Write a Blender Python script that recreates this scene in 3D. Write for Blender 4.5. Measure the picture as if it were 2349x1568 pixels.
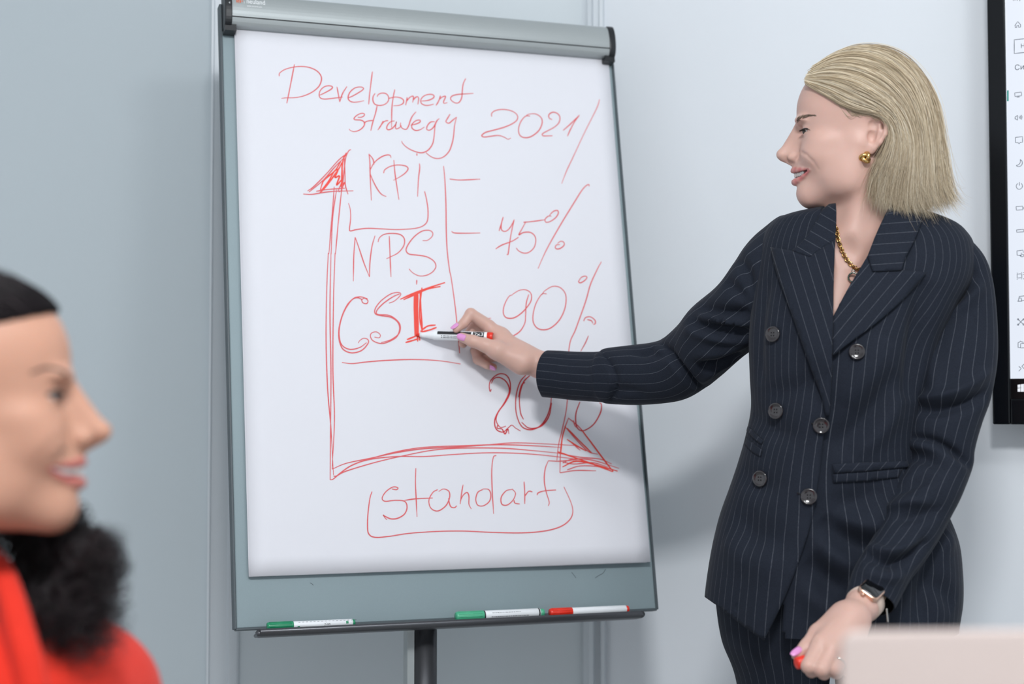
import bpy, math, random
import numpy as np
from mathutils import Vector, Matrix
from mathutils.bvhtree import BVHTree

for _o in list(bpy.data.objects):
    bpy.data.objects.remove(_o)
scene = bpy.context.scene
COL = scene.collection

# ---------------------------------------------------------------- camera
FPX, CX, CY = 3600.0, 1174.5, 784.0
PITCH = math.radians(2.5)
CAM = np.array([0.0, 0.0, 1.15])
FW = np.array([0.0, math.cos(PITCH), math.sin(PITCH)])
UPV = np.array([0.0, -math.sin(PITCH), math.cos(PITCH)])
RT = np.array([1.0, 0.0, 0.0])
cam_d = bpy.data.cameras.new('camera')
cam_d.sensor_width = 36.0
cam_d.lens = 36.0 * FPX / 2349.0
cam_d.clip_start = 0.05
cam_d.dof.use_dof = True
cam_d.dof.focus_distance = 2.50
cam_d.dof.aperture_fstop = 2.8
cam = bpy.data.objects.new('camera', cam_d)
COL.objects.link(cam)
cam.location = CAM
cam.rotation_euler = (math.radians(90.0) + PITCH, 0, 0)
scene.camera = cam

# ---------------------------------------------------------------- light
world = bpy.data.worlds.new('room_ambient')
scene.world = world
world.use_nodes = True
_bg = world.node_tree.nodes['Background']
_bg.inputs[0].default_value = (0.86, 0.93, 1.0, 1)
_bg.inputs[1].default_value = 0.88

def area_light(name, loc, target, sx, sy, power, color):
    ld = bpy.data.lights.new(name, 'AREA')
    ld.shape = 'RECTANGLE'; ld.size = sx; ld.size_y = sy
    ld.energy = power; ld.color = color
    o = bpy.data.objects.new(name, ld); COL.objects.link(o)
    o.location = loc
    d = Vector(target) - Vector(loc)
    o.rotation_euler = d.to_track_quat('-Z', 'Y').to_euler()
    return o
CEIL = 2.72
PANELS = [(0.10, 0.15), (1.00, 0.80)]
area_light('ceiling_panel_light', (PANELS[0][0], PANELS[0][1], CEIL - 0.05), (PANELS[0][0], PANELS[0][1] + 2.0, 1.2), 0.40, 0.40, 64, (0.97, 0.985, 1.0))
area_light('ceiling_panel_light', (PANELS[1][0], PANELS[1][1], CEIL - 0.05), (PANELS[1][0] - 0.5, PANELS[1][1] + 1.2, 1.0), 0.45, 0.45, 13, (0.95, 0.98, 1.0))

vs = scene.view_settings
vs.view_transform = 'Standard'; vs.look = 'None'
vs.exposure = 0.0; vs.gamma = 1.0
vs.use_curve_mapping = False

# ---------------------------------------------------------------- helpers
def U(px, py, d):
    """point at photograph pixel (px, py), d metres along the viewing axis"""
    return CAM + d * (FW + RT * ((px - CX) / FPX) - UPV * ((py - CY) / FPX))

def ray(px, py):
    v = FW + RT * ((px - CX) / FPX) - UPV * ((py - CY) / FPX)
    return v / np.linalg.norm(v)

def hit_plane(px, py, p0, n):
    v = ray(px, py)
    t = np.dot(np.asarray(p0) - CAM, n) / np.dot(v, n)
    return CAM + v * t

def nrm(v):
    v = np.asarray(v, float)
    return v / np.linalg.norm(v)

def smooth(x, a, b):
    t = np.clip((x - a) / (b - a), 0, 1)
    return t * t * (3 - 2 * t)

def catmull(pts, n=8, closed=False):
    p = np.asarray(pts, float)
    if len(p) < 3:
        t = np.linspace(0, 1, n + 1)[:, None]
        return p[0] * (1 - t) + p[-1] * t
    if closed:
        P = np.vstack([p[-1], p, p[0], p[1]])
    else:
        P = np.vstack([2 * p[0] - p[1], p, 2 * p[-1] - p[-2]])
    out = []
    t = np.linspace(0, 1, n, endpoint=False)[:, None]
    for i in range(1, len(P) - 2):
        a, b, c, d = P[i - 1], P[i], P[i + 1], P[i + 2]
        out.append(0.5 * ((2 * b) + (-a + c) * t + (2 * a - 5 * b + 4 * c - d) * t ** 2 + (-a + 3 * b - 3 * c + d) * t ** 3))
    out = np.vstack(out)
    if not closed:
        out = np.vstack([out, P[-2]])
    return out

def tag(o, label=None, cat=None, group=None, kind=None):
    if label: o['label'] = label
    if cat: o['category'] = cat
    if group: o['group'] = group
    if kind: o['kind'] = kind
    return o

def empty(name, loc, label=None, cat=None, group=None):
    o = bpy.data.objects.new(name, None)
    o.empty_display_size = 0.05
    COL.objects.link(o)
    o.location = loc
    return tag(o, label, cat, group)

def root_of(o):
    m = Matrix.Translation(o.location)
    return root_of(o.parent) @ m if o.parent else m

def make(name, verts, faces, mat=None, parent=None, flat=False, uv=None, fmat=None, origin=None):
    """one mesh object from world-space vertices"""
    verts = np.asarray(verts, float).reshape(-1, 3)
    org = np.zeros(3)
    if parent is None:
        org = np.asarray(origin, float) if origin is not None else np.array([*(verts.min(0) + verts.max(0))[:2] / 2, verts[:, 2].min()])
    me = bpy.data.meshes.new(name)
    if isinstance(faces, np.ndarray):
        fl = faces.tolist()
    else:
        fl = faces
    me.from_pydata((verts - org).tolist(), [], fl)
    mats = mat if isinstance(mat, (list, tuple)) else [mat]
    for m in mats:
        if m: me.materials.append(m)
    n = len(me.polygons)
    me.polygons.foreach_set('use_smooth', np.full(n, not flat, dtype=bool))
    if fmat is not None:
        me.polygons.foreach_set('material_index', np.asarray(fmat, np.int32))
    if uv is not None:
        lay = me.uv_layers.new(name='UVMap')
        li = np.zeros(len(me.loops), np.int32)
        me.loops.foreach_get('vertex_index', li)
        lay.data.foreach_set('uv', np.asarray(uv, np.float32)[li].ravel())
    me.update()
    o = bpy.data.objects.new(name, me)
    COL.objects.link(o)
    if parent is not None:
        o.parent = parent
        o.matrix_parent_inverse = (root_of(parent)).inverted()
        if parent.parent is not None:      # sub-part: parent meshes sit at their own parent's inverse
            o.matrix_parent_inverse = Matrix.Identity(4)
    else:
        o.location = org
    return o

class MB:
    """collects simple shapes into one mesh"""
    def __init__(s): s.v = []; s.f = []
    def add(s, v, f):
        b = len(s.v); s.v += [tuple(x) for x in v]; s.f += [tuple(i + b for i in q) for q in f]
    def box(s, c, ax, ay, az):
        c = np.asarray(c, float); ax, ay, az = map(np.asarray, (ax, ay, az))
        v = [c + i * ax + j * ay + k * az for k in (-1, 1) for j in (-1, 1) for i in (-1, 1)]
        s.add(v, [(0, 2, 3, 1), (4, 5, 7, 6), (0, 1, 5, 4), (2, 6, 7, 3), (0, 4, 6, 2), (1, 3, 7, 5)])
    def lathe(s, a, b, prof, n=24, cap=True):
        """prof: list of (t in metres along a->b, radius)"""
        a = np.asarray(a, float); d = nrm(np.asarray(b, float) - a)
        e1 = nrm(np.cross(d, [0.3, 0.2, 0.93])); e2 = np.cross(d, e1)
        base = len(s.v)
        for t, r in prof:
            for k in range(n):
                w = 2 * math.pi * k / n
                s.v.append(tuple(a + d * t + (e1 * math.cos(w) + e2 * math.sin(w)) * r))
        for i in range(len(prof) - 1):
            for k in range(n):
                k2 = (k + 1) % n
                s.f.append((base + i * n + k, base + i * n + k2, base + (i + 1) * n + k2, base + (i + 1) * n + k))
        if cap:
            s.f.append(tuple(base + k for k in reversed(range(n))))
            s.f.append(tuple(base + (len(prof) - 1) * n + k for k in range(n)))
    def tube(s, pts, r, n=8, cap=True):
        pts = np.asarray(pts, float); m = len(pts)
        rr = np.broadcast_to(np.asarray(r, float), (m,))
        tan = np.gradient(pts, axis=0)
        base = len(s.v); e1 = None
        for i in range(m):
            t = nrm(tan[i])
            if e1 is None:
                e1 = nrm(np.cross(t, [0.31, 0.17, 0.93]))
            else:
                e1 = nrm(e1 - t * np.dot(e1, t))
            e2 = np.cross(t, e1)
            for k in range(n):
                w = 2 * math.pi * k / n
                s.v.append(tuple(pts[i] + (e1 * math.cos(w) + e2 * math.sin(w)) * rr[i]))
        for i in range(m - 1):
            for k in range(n):
                k2 = (k + 1) % n
                s.f.append((base + i * n + k, base + i * n + k2, base + (i + 1) * n + k2, base + (i + 1) * n + k))
        if cap:
            s.f.append(tuple(base + k for k in reversed(range(n))))
            s.f.append(tuple(base + (m - 1) * n + k for k in range(n)))
    def extrude(s, prof, a, d, ex, ey):
        """closed 2-D profile (list of (x, y)) swept from a to a + d"""
        n = len(prof); a = np.asarray(a, float); base = len(s.v)
        for q in (a, a + np.asarray(d)):
            for x, y in prof:
                s.v.append(tuple(q + np.asarray(ex) * x + np.asarray(ey) * y))
        for k in range(n):
            k2 = (k + 1) % n
            s.f.append((base + k, base + k2, base + n + k2, base + n + k))
        s.f.append(tuple(base + k for k in reversed(range(n))))
        s.f.append(tuple(base + n + k for k in range(n)))
    def ball(s, c, r, ax=None, nu=16, nv=10):
        A = np.eye(3) if ax is None else np.asarray(ax)
        rr = np.broadcast_to(np.asarray(r, float), (3,))
        base = len(s.v)
        for i in range(nv + 1):
            ph = math.pi * i / nv
            for k in range(nu):
                th = 2 * math.pi * k / nu
                l = np.array([math.sin(ph) * math.cos(th), math.sin(ph) * math.sin(th), math.cos(ph)]) * rr
                s.v.append(tuple(np.asarray(c) + l @ A))
        for i in range(nv):
            for k in range(nu):
                k2 = (k + 1) % nu
                s.f.append((base + i * nu + k, base + (i + 1) * nu + k, base + (i + 1) * nu + k2, base + i * nu + k2))
    def build(s, name, mat, parent=None, flat=False, **kw):
        return make(name, s.v, s.f, mat, parent, flat, **kw)

def bevel(o, w=0.002, seg=2, ang=40):
    m = o.modifiers.new('bevel', 'BEVEL'); m.width = w; m.segments = seg
    m.limit_method = 'ANGLE'; m.angle_limit = math.radians(ang)
    return o

# ---------------------------------------------------------------- materials
def mat(name, col, rough=0.5, spec=0.5, metal=0.0, var=0.0, scale=40.0, bump=0.0, bscale=200.0, emis=None, estr=0.0, sss=0.0, coat=0.0, sheen=0.0):
    m = bpy.data.materials.new(name); m.use_nodes = True
    nt = m.node_tree; b = nt.nodes['Principled BSDF']
    b.inputs['Base Color'].default_value = (*col, 1)
    b.inputs['Roughness'].default_value = rough
    b.inputs['Specular IOR Level'].default_value = spec
    b.inputs['Metallic'].default_value = metal
    b.inputs['Coat Weight'].default_value = coat
    b.inputs['Sheen Weight'].default_value = sheen
    tc = nt.nodes.new('ShaderNodeTexCoord')
    if var > 0:
        n = nt.nodes.new('ShaderNodeTexNoise'); n.inputs['Scale'].default_value = scale; n.inputs['Detail'].default_value = 5
        nt.links.new(tc.outputs['Object'], n.inputs['Vector'])
        r = nt.nodes.new('ShaderNodeMix'); r.data_type = 'RGBA'
        r.inputs[6].default_value = (*[c * (1 - var) for c in col], 1)
        r.inputs[7].default_value = (*[min(1, c * (1 + var)) for c in col], 1)
        nt.links.new(n.outputs['Fac'], r.inputs[0])
        nt.links.new(r.outputs[2], b.inputs['Base Color'])
    if bump > 0:
        n2 = nt.nodes.new('ShaderNodeTexNoise'); n2.inputs['Scale'].default_value = bscale; n2.inputs['Detail'].default_value = 4
        nt.links.new(tc.outputs['Object'], n2.inputs['Vector'])
        bp = nt.nodes.new('ShaderNodeBump'); bp.inputs['Strength'].default_value = bump; bp.inputs['Distance'].default_value = 0.002
        nt.links.new(n2.outputs['Fac'], bp.inputs['Height'])
        nt.links.new(bp.outputs['Normal'], b.inputs['Normal'])
    if emis:
        b.inputs['Emission Color'].default_value = (*emis, 1)
        b.inputs['Emission Strength'].default_value = estr
    if sss > 0:
        b.inputs['Subsurface Weight'].default_value = sss
        b.inputs['Subsurface Radius'].default_value = (0.010, 0.0035, 0.0018)
        b.inputs['Subsurface Scale'].default_value = 0.6
    return m

def srgb(h):
    h = h.lstrip('#')
    return tuple(((int(h[i:i + 2], 16) / 255) / 12.92 if int(h[i:i + 2], 16) / 255 <= 0.04045 else ((int(h[i:i + 2], 16) / 255 + 0.055) / 1.055) ** 2.4) for i in (0, 2, 4))

M = {}
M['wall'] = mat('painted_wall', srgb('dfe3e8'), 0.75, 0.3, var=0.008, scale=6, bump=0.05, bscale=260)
M['wall_l'] = mat('wall_shade_tone', srgb('b6bfc4'), 0.75, 0.3, var=0.008, scale=6, bump=0.05, bscale=260)  # left wall darkened in its colour to stand in for weaker light there
M['wall_b'] = mat('wall_lifted_shade_tone', srgb('ced5d9'), 0.75, 0.3, var=0.008, scale=6, bump=0.05, bscale=260)  # tone between the trims lifted in colour to brighten shade below the board
M['trim'] = mat('white_trim', srgb('ccd2d7'), 0.45, 0.5, var=0.01)
M['floor'] = mat('grey_carpet', srgb('b9bab8'), 0.95, 0.1, var=0.15, scale=90, bump=0.3, bscale=400)
M['ceiling'] = mat('ceiling_paint', srgb('e8eaea'), 0.9, 0.1, var=0.01)
M['paper'] = mat('white_paper', srgb('e0e0e6'), 0.85, 0.2, var=0.006, scale=3)
M['ink'] = mat('red_ink', srgb('dc5f63'), 0.6, 0.3, var=0.06, scale=60)
M['ink_bold'] = mat('red_ink_fresh', srgb('ea4a3e'), 0.5, 0.3, var=0.06, scale=60)
M['ink_dark'] = mat('red_ink_deep', srgb('c93038'), 0.55, 0.3, var=0.06, scale=60)
M['board'] = mat('grey_board_lacquer', srgb('86969b'), 0.55, 0.45, metal=0.15, var=0.06, scale=900)
M['board_edge'] = mat('board_edge_strip', srgb('4b5459'), 0.5, 0.5)
M['alu'] = mat('satin_aluminium', srgb('a3a9aa'), 0.42, 0.5, metal=0.3, var=0.03, scale=500)
M['black_plastic'] = mat('black_plastic', srgb('15181c'), 0.4, 0.5, var=0.05)
M['dark_metal'] = mat('dark_anodised_metal', srgb('55565a'), 0.35, 0.5, metal=0.7)
M['logo_white'] = mat('white_print', srgb('f0f2f3'), 0.5)
M['logo_orange'] = mat('orange_print', srgb('d9653c'), 0.5)
M['white_plastic'] = mat('white_plastic', srgb('eceff2'), 0.35, 0.5)
M['red_plastic'] = mat('red_plastic', srgb('e2301c'), 0.35, 0.5, var=0.03)
M['green_plastic'] = mat('green_plastic', srgb('1f8a60'), 0.35, 0.5, var=0.03)
M['mint_plastic'] = mat('mint_plastic', srgb('4cae86'), 0.35, 0.5, var=0.03)
M['black_print'] = mat('black_print', srgb('1a1c20'), 0.5)
M['grey_print'] = mat('grey_print', srgb('4a4d55'), 0.5)
M['tv_body'] = mat('tv_gloss_black', srgb('080b10'), 0.2, 0.25)
M['tv_screen'] = mat('tv_lit_screen', (0.02, 0.02, 0.02), 0.25, 0.5, emis=(0.83, 0.89, 1.0), estr=0.93)
M['tv_black'] = mat('tv_dark_screen', srgb('06070a'), 0.15, 0.5)
M['tv_ink'] = mat('tv_dark_pixels', (0.0, 0.0, 0.0), 0.6, 0.1, emis=srgb('3a4356'), estr=1.0)
M['tv_green'] = mat('tv_green_pixels', (0.0, 0.0, 0.0), 0.6, 0.1, emis=srgb('2c9488'), estr=1.0)
M['tv_white'] = mat('tv_white_pixels', (0.0, 0.0, 0.0), 0.6, 0.1, emis=(0.9, 0.93, 1.0), estr=0.95)
M['skin'] = mat('fair_skin', srgb('caa497'), 0.45, 0.4, var=0.03, scale=25, bump=0.04, bscale=900, sss=0.25)
M['skin_pink'] = mat('rosy_lips', srgb('c4696b'), 0.35, 0.5, var=0.05, scale=60, sss=0.15)
M['mouth'] = mat('mouth_inside', srgb('5a2226'), 0.5, 0.4)
M['teeth'] = mat('teeth_enamel', srgb('eeeae4'), 0.25, 0.5)
M['eye'] = mat('eye_white', srgb('b9b2ae'), 0.15, 0.5)
M['iris'] = mat('iris_dark', srgb('2a2420'), 0.15, 0.5)
M['lash'] = mat('lash_hair', srgb('221c1a'), 0.6)
M['eyebrow'] = mat('brow_hair', srgb('6b5a4c'), 0.6)
M['nail'] = mat('pink_nail_polish', srgb('dc93cc'), 0.18, 0.5, coat=0.4)
M['gold'] = mat('polished_gold', srgb('d8b374'), 0.18, 0.5, metal=1.0, var=0.04)
M['silver'] = mat('polished_silver', srgb('c9c6c0'), 0.15, 0.5, metal=1.0)
M['gem'] = mat('green_gems', srgb('1f4a3e'), 0.15, 0.5)
M['button'] = mat('dark_horn_button', srgb('241f22'), 0.14, 0.6, coat=0.5)
M['thread'] = mat('button_thread', srgb('0c0c10'), 0.9)
M['lining'] = mat('black_lining', srgb('0a0b0f'), 0.5, 0.3)
M['watch_glass'] = mat('watch_glass', srgb('08090b'), 0.06, 0.6, coat=0.5)
M['rose_gold'] = mat('rose_gold_metal', srgb('e0b9a4'), 0.22, 0.5, metal=0.9)
M['strap'] = mat('pale_watch_strap', srgb('c9b4a6'), 0.6)
M['laptop'] = mat('rose_laptop_shell', srgb('c4b4ae'), 0.45, 0.5, metal=0.1, var=0.01)
M['table'] = mat('white_table', srgb('d8d8d6'), 0.4, 0.4, var=0.02)
M['table_leg'] = mat('grey_table_leg', srgb('8a8d90'), 0.4, 0.5, metal=0.6)
M['skin_w'] = mat('warm_skin', srgb('b88a74'), 0.5, 0.35, var=0.03, scale=25, sss=0.2)
M['lips_w'] = mat('warm_lips', srgb('b4605c'), 0.4, 0.4, sss=0.1)
M['red_cloth'] = mat('red_wool', srgb('cb2d1d'), 0.85, 0.2, var=0.05, scale=300, bump=0.1, bscale=900, sheen=0.1)
M['shoe'] = mat('black_leather', srgb('111114'), 0.3, 0.5)

def skin_mouth(m, lips, inside):
    """lips and mouth lining have their own colour where the mesh says so"""
    nt = m.node_tree; b = nt.nodes['Principled BSDF']
    at = nt.nodes.new('ShaderNodeAttribute'); at.attribute_name = 'mouth'
    sp = nt.nodes.new('ShaderNodeSeparateXYZ'); nt.links.new(at.outputs['Vector'], sp.inputs[0])
    src = b.inputs['Base Color'].links[0].from_socket
    for k, c in ((0, lips), (1, inside)):
        mx = nt.nodes.new('ShaderNodeMix'); mx.data_type = 'RGBA'
        nt.links.new(sp.outputs[k], mx.inputs[0]); nt.links.new(src, mx.inputs[6]); mx.inputs[7].default_value = (*c, 1)
        src = mx.outputs[2]
    nt.links.new(src, b.inputs['Base Color'])
skin_mouth(M['skin'], srgb('c26a6c'), srgb('5a2226'))
skin_mouth(M['skin_w'], srgb('b4605c'), srgb('5a2226'))

def hair_mat(name, cols, rough=0.42):
    m = bpy.data.materials.new(name); m.use_nodes = True
    nt = m.node_tree; b = nt.nodes['Principled BSDF']
    at = nt.nodes.new('ShaderNodeUVMap'); at.uv_map = 'UVMap'
    sp = nt.nodes.new('ShaderNodeSeparateXYZ'); nt.links.new(at.outputs[0], sp.inputs[0])
    cr = nt.nodes.new('ShaderNodeValToRGB')
    el = cr.color_ramp.elements
    el[0].position = 0; el[0].color = (*cols[0], 1); el[1].position = 1; el[1].color = (*cols[-1], 1)
    for i, c in enumerate(cols[1:-1]):
        e = el.new((i + 1) / (len(cols) - 1)); e.color = (*c, 1)
    nt.links.new(sp.outputs[0], cr.inputs[0])
    nt.links.new(cr.outputs[0], b.inputs['Base Color'])
    b.inputs['Roughness'].default_value = rough
    b.inputs['Specular IOR Level'].default_value = 0.45
    return m
M['blonde'] = hair_mat('blonde_hair', [srgb('94826c'), srgb('beab8e'), srgb('dbcbaf'), srgb('f2e9d6')])
M['blonde_base'] = mat('blonde_hair_under', srgb('8d7a58'), 0.7, 0.2, var=0.15, scale=60)
M['black_hair'] = hair_mat('black_curly_hair', [srgb('100d0f'), srgb('1b1518'), srgb('2a2023')])
M['black_base'] = mat('black_hair_under', srgb('110d0f'), 0.8, 0.1, var=0.1, scale=60)

def pinstripe(name, pitch=0.0150, width=0.0007):
    """navy wool; stripes run along v, repeat along u (metres)"""
    m = bpy.data.materials.new(name); m.use_nodes = True
    nt = m.node_tree; b = nt.nodes['Principled BSDF']
    uvn = nt.nodes.new('ShaderNodeUVMap'); uvn.uv_map = 'UVMap'
    sp = nt.nodes.new('ShaderNodeSeparateXYZ'); nt.links.new(uvn.outputs[0], sp.inputs[0])
    def mth(op, a, bv=None):
        n = nt.nodes.new('ShaderNodeMath'); n.operation = op
        if hasattr(a, 'node'): nt.links.new(a, n.inputs[0])
        else: n.inputs[0].default_value = a
        if bv is not None:
            if hasattr(bv, 'node'): nt.links.new(bv, n.inputs[1])
            else: n.inputs[1].default_value = bv
        return n.outputs[0]
    fr = mth('FRACT', mth('DIVIDE', sp.outputs[0], pitch))
    line = mth('LESS_THAN', mth('ABSOLUTE', mth('SUBTRACT', fr, 0.5)), 0.5 * width / pitch)
    # broken, uneven thread along the stripe
    nz = nt.nodes.new('ShaderNodeTexNoise'); nz.inputs['Scale'].default_value = 1.0; nz.inputs['Detail'].default_value = 3
    cb = nt.nodes.new('ShaderNodeCombineXYZ')
    nt.links.new(mth('MULTIPLY', mth('FLOOR', mth('DIVIDE', sp.outputs[0], pitch)), 7.3), cb.inputs[0])
    nt.links.new(mth('MULTIPLY', sp.outputs[1], 260.0), cb.inputs[1])
    nt.links.new(cb.outputs[0], nz.inputs['Vector'])
    thread = mth('MULTIPLY', line, mth('MULTIPLY', nz.outputs['Fac'], 0.23))
    tc = nt.nodes.new('ShaderNodeTexCoord')
    wv = nt.nodes.new('ShaderNodeTexNoise'); wv.inputs['Scale'].default_value = 700; wv.inputs['Detail'].default_value = 2
    nt.links.new(tc.outputs['Object'], wv.inputs['Vector'])
    base = nt.nodes.new('ShaderNodeMix'); base.data_type = 'RGBA'
    base.inputs[6].default_value = (*srgb('12161f'), 1); base.inputs[7].default_value = (*srgb('212733'), 1)
    nt.links.new(wv.outputs['Fac'], base.inputs[0])
    mx = nt.nodes.new('ShaderNodeMix'); mx.data_type = 'RGBA'
    nt.links.new(thread, mx.inputs[0]); nt.links.new(base.outputs[2], mx.inputs[6])
    mx.inputs[7].default_value = (*srgb('b4bac6'), 1)
    nt.links.new(mx.outputs[2], b.inputs['Base Color'])
    b.inputs['Roughness'].default_value = 0.85
    b.inputs['Specular IOR Level'].default_value = 0.2
    b.inputs['Sheen Weight'].default_value = 0.03
    b.inputs['Sheen Roughness'].default_value = 0.4
    bp = nt.nodes.new('ShaderNodeBump'); bp.inputs['Strength'].default_value = 0.12; bp.inputs['Distance'].default_value = 0.001
    nt.links.new(wv.outputs['Fac'], bp.inputs['Height']); nt.links.new(bp.outputs['Normal'], b.inputs['Normal'])
    return m
M['suit'] = pinstripe('navy_pinstripe_wool')

def text_mesh(body, size):
    """flat outlines of a word as 2-D vertices and faces"""
    cu = bpy.data.curves.new('lettering', 'FONT'); cu.body = body; cu.size = size; cu.resolution_u = 3
    o = bpy.data.objects.new('lettering', cu); COL.objects.link(o)
    dg = bpy.context.evaluated_depsgraph_get()
    me = bpy.data.meshes.new_from_object(o.evaluated_get(dg))
    v = np.array([p.co[:2] for p in me.vertices]); f = [tuple(p.vertices) for p in me.polygons]
    bpy.data.objects.remove(o); bpy.data.curves.remove(cu); bpy.data.meshes.remove(me)
    return v, f

def ribbon2d(pts, wid):
    """2-D polyline -> strip vertices and faces (round-ish ends through tapering)"""
    p = np.asarray(pts, float); n = len(p)
    t = np.gradient(p, axis=0); t /= np.linalg.norm(t, axis=1)[:, None] + 1e-9
    nn = np.stack([-t[:, 1], t[:, 0]], 1)
    w = np.broadcast_to(np.asarray(wid, float), (n,))[:, None] / 2
    v = np.vstack([p + nn * w, p - nn * w])
    f = [(i, i + 1, n + i + 1, n + i) for i in range(n - 1)]
    return v, f
# ---------------------------------------------------------------- room
def corner_xy(px, d):
    p = U(px, 941, d); return np.array([p[0], p[1], 0.0])
CORNER = corner_xy(1365, 3.13)
T1 = corner_xy(515, 3.00)
DL = nrm(T1 - CORNER)                                  # along the left wall, away from the corner
a_r = math.radians(26)
DR = np.array([math.cos(a_r), -math.sin(a_r), 0.0])    # along the right wall, away from the corner
NL = nrm([-DL[1], DL[0], 0]);  NL = NL if NL[1] < 0 else -NL
NR = nrm([-DR[1], DR[0], 0]);  NR = NR if NR[1] < 0 else -NR
ZU = np.array([0, 0, 1.0])
def wall(name, p, d, n, length, m):
    b = MB(); b.box(p + d * length / 2 - n * 0.05 + ZU * CEIL / 2, d * length / 2, n * 0.05, ZU * CEIL / 2)
    return tag(b.build(name, m, flat=True), kind='structure')
_lt = float(np.linalg.norm(T1 - CORNER))
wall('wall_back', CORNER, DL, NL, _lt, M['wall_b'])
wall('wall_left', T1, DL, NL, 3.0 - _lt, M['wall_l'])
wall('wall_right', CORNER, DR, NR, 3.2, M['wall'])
b = MB(); b.box((0, 1.2, -0.05), (3.2, 0, 0), (0, 3.2, 0), (0, 0, 0.05))
tag(b.build('floor', M['floor'], flat=True), kind='structure')
b = MB(); b.box((0, 1.2, CEIL + 0.05), (3.2, 0, 0), (0, 3.2, 0), (0, 0, 0.05))
tag(b.build('ceiling', M['ceiling'], flat=True), kind='structure')
# ribbed joint profiles: one on the left wall, one in the corner
def trim(name, p, d, n, prof):
    b = MB(); b.extrude(prof, p, ZU * CEIL, d, n)
    return tag(b.build(name, M['trim'], flat=True), kind='structure')
prof_l = [(-0.030, -0.002), (0.030, -0.002), (0.030, 0.004), (0.026, 0.006), (0.010, 0.006), (0.008, 0.002), (-0.024, 0.004), (-0.026, 0.012), (-0.030, 0.012)]
trim('trim_1', T1, -DL, NL, prof_l)
mid = nrm(NL + NR); side = nrm(np.cross(ZU, mid)); side = side if side[0] > 0 else -side
prof_c = [(-0.026, -0.012), (-0.024, 0.008), (-0.014, 0.010), (-0.012, 0.022), (-0.003, 0.024), (-0.001, 0.010), (0.010, 0.010), (0.012, 0.018), (0.019, 0.018), (0.021, 0.008), (0.026, -0.012)]
trim('trim_2', CORNER, side, mid, prof_c)
for s_, (p_, d_, n_) in (('left', (CORNER, DL, NL)), ('right', (CORNER, DR, NR))):
    b = MB(); b.box(p_ + d_ * 1.5 + n_ * 0.006 + ZU * 0.04, d_ * 1.44, n_ * 0.006, ZU * 0.04)
    tag(b.build('baseboard_' + s_, M['trim'], flat=True), kind='structure')
# ceiling panels whose light is set at the top of the script
M['panel'] = mat('lit_diffuser', (0.9, 0.9, 0.9), 0.6, emis=(0.96, 0.98, 1.0), estr=4.0)
for i, (x, y) in enumerate(PANELS):
    e = empty('ceiling_light', (x, y, CEIL - 0.03),
              ['square white ceiling light panel over the near edge of the table', 'square white ceiling light panel over the laptop end of the table'][i], 'ceiling light', 'square ceiling panels')
    b = MB()
    for sx, sy in ((1, 0), (-1, 0), (0, 1), (0, -1)):
        b.box((x + sx * 0.315, y + sy * 0.315, CEIL - 0.014), (0.015 if sx else 0.33, 0, 0), (0, 0.015 if sy else 0.33, 0), (0, 0, 0.014))
    b.build('frame', M['trim'], e, flat=True)
    b = MB(); b.box((x, y, CEIL - 0.01), (0.3, 0, 0), (0, 0.3, 0), (0, 0, 0.008))
    b.build('diffuser', M['panel'], e, flat=True)

# ---------------------------------------------------------------- flip chart
YAW, LEAN = math.radians(19.9), math.radians(10.6)
BR = np.array([math.cos(YAW), math.sin(YAW), 0.0])            # board right
_bn = np.array([math.sin(YAW), -math.cos(YAW), 0.0])
BU = ZU * math.cos(LEAN) - _bn * math.sin(LEAN)                # board up
BN = np.cross(BR, BU)                                          # board normal, to the room
PC = CAM + np.array([-0.120, 2.758, 0.201])                    # centre of the top sheet
PW, PH = 0.3545, 0.4775
def BP(x, y, z=0.0): return PC + BR * x + BU * y + BN * z
def b2(px, py, z=0.0):
    q = hit_plane(px, py, PC + BN * z, BN) - PC
    return np.array([np.dot(q, BR), np.dot(q, BU)])
def paper_depth(px, py): return float(np.dot(hit_plane(px, py, PC, BN) - CAM, FW))

flip = empty('flip_chart', (PC[0], PC[1] + 0.12, 0), 'grey flip chart stand with aluminium header and pen tray in the corner', 'flip chart')
ZB = -0.010                                                     # front of the board panel
bl = b2(541, 1440, ZB); brr = b2(1501, 1400, ZB); tl = b2(509, 100, ZB); tr = b2(1409, 140, ZB)
xl = (bl[0] + tl[0]) / 2; xr = (brr[0] + tr[0]) / 2; yb = (bl[1] + brr[1]) / 2
yt = PH + 0.045
b = MB(); b.box(BP((xl + xr) / 2, (yb + yt) / 2, ZB - 0.007), BR * (xr - xl) / 2, BU * (yt - yb) / 2, BN * 0.007)
bevel(b.build('board_panel', M['board'], flip, flat=True), 0.003, 2)
for x in (xl, xr):
    b = MB(); b.box(BP(x + (-0.001 if x < 0 else 0.001), (yb + yt) / 2, ZB - 0.008), BR * 0.0022, BU * (yt - yb) / 2, BN * 0.010)
    bevel(b.build('edge_strip', M['board_edge'], flip, flat=True), 0.001, 1)
b = MB(); b.box(BP((xl + xr) / 2, yb, ZB - 0.008), BR * (xr - xl) / 2, BU * 0.0022, BN * 0.010)
bevel(b.build('edge_strip', M['board_edge'], flip, flat=True), 0.001, 1)
# scratches on the lower lacquer
for pl in ([(1311, 1312), (1316, 1318), (1321, 1325)], [(1389, 1305), (1383, 1314), (1374, 1319), (1365, 1325)], [(711, 1336), (715, 1338), (719, 1342)]):
    pts = catmull([b2(*q, ZB) for q in pl], 5)
    v2, f2 = ribbon2d(pts, 0.0009)
    make('scratch', [BP(x, y, ZB + 0.0004) for x, y in v2], f2, M['board_edge'], flip)
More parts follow.
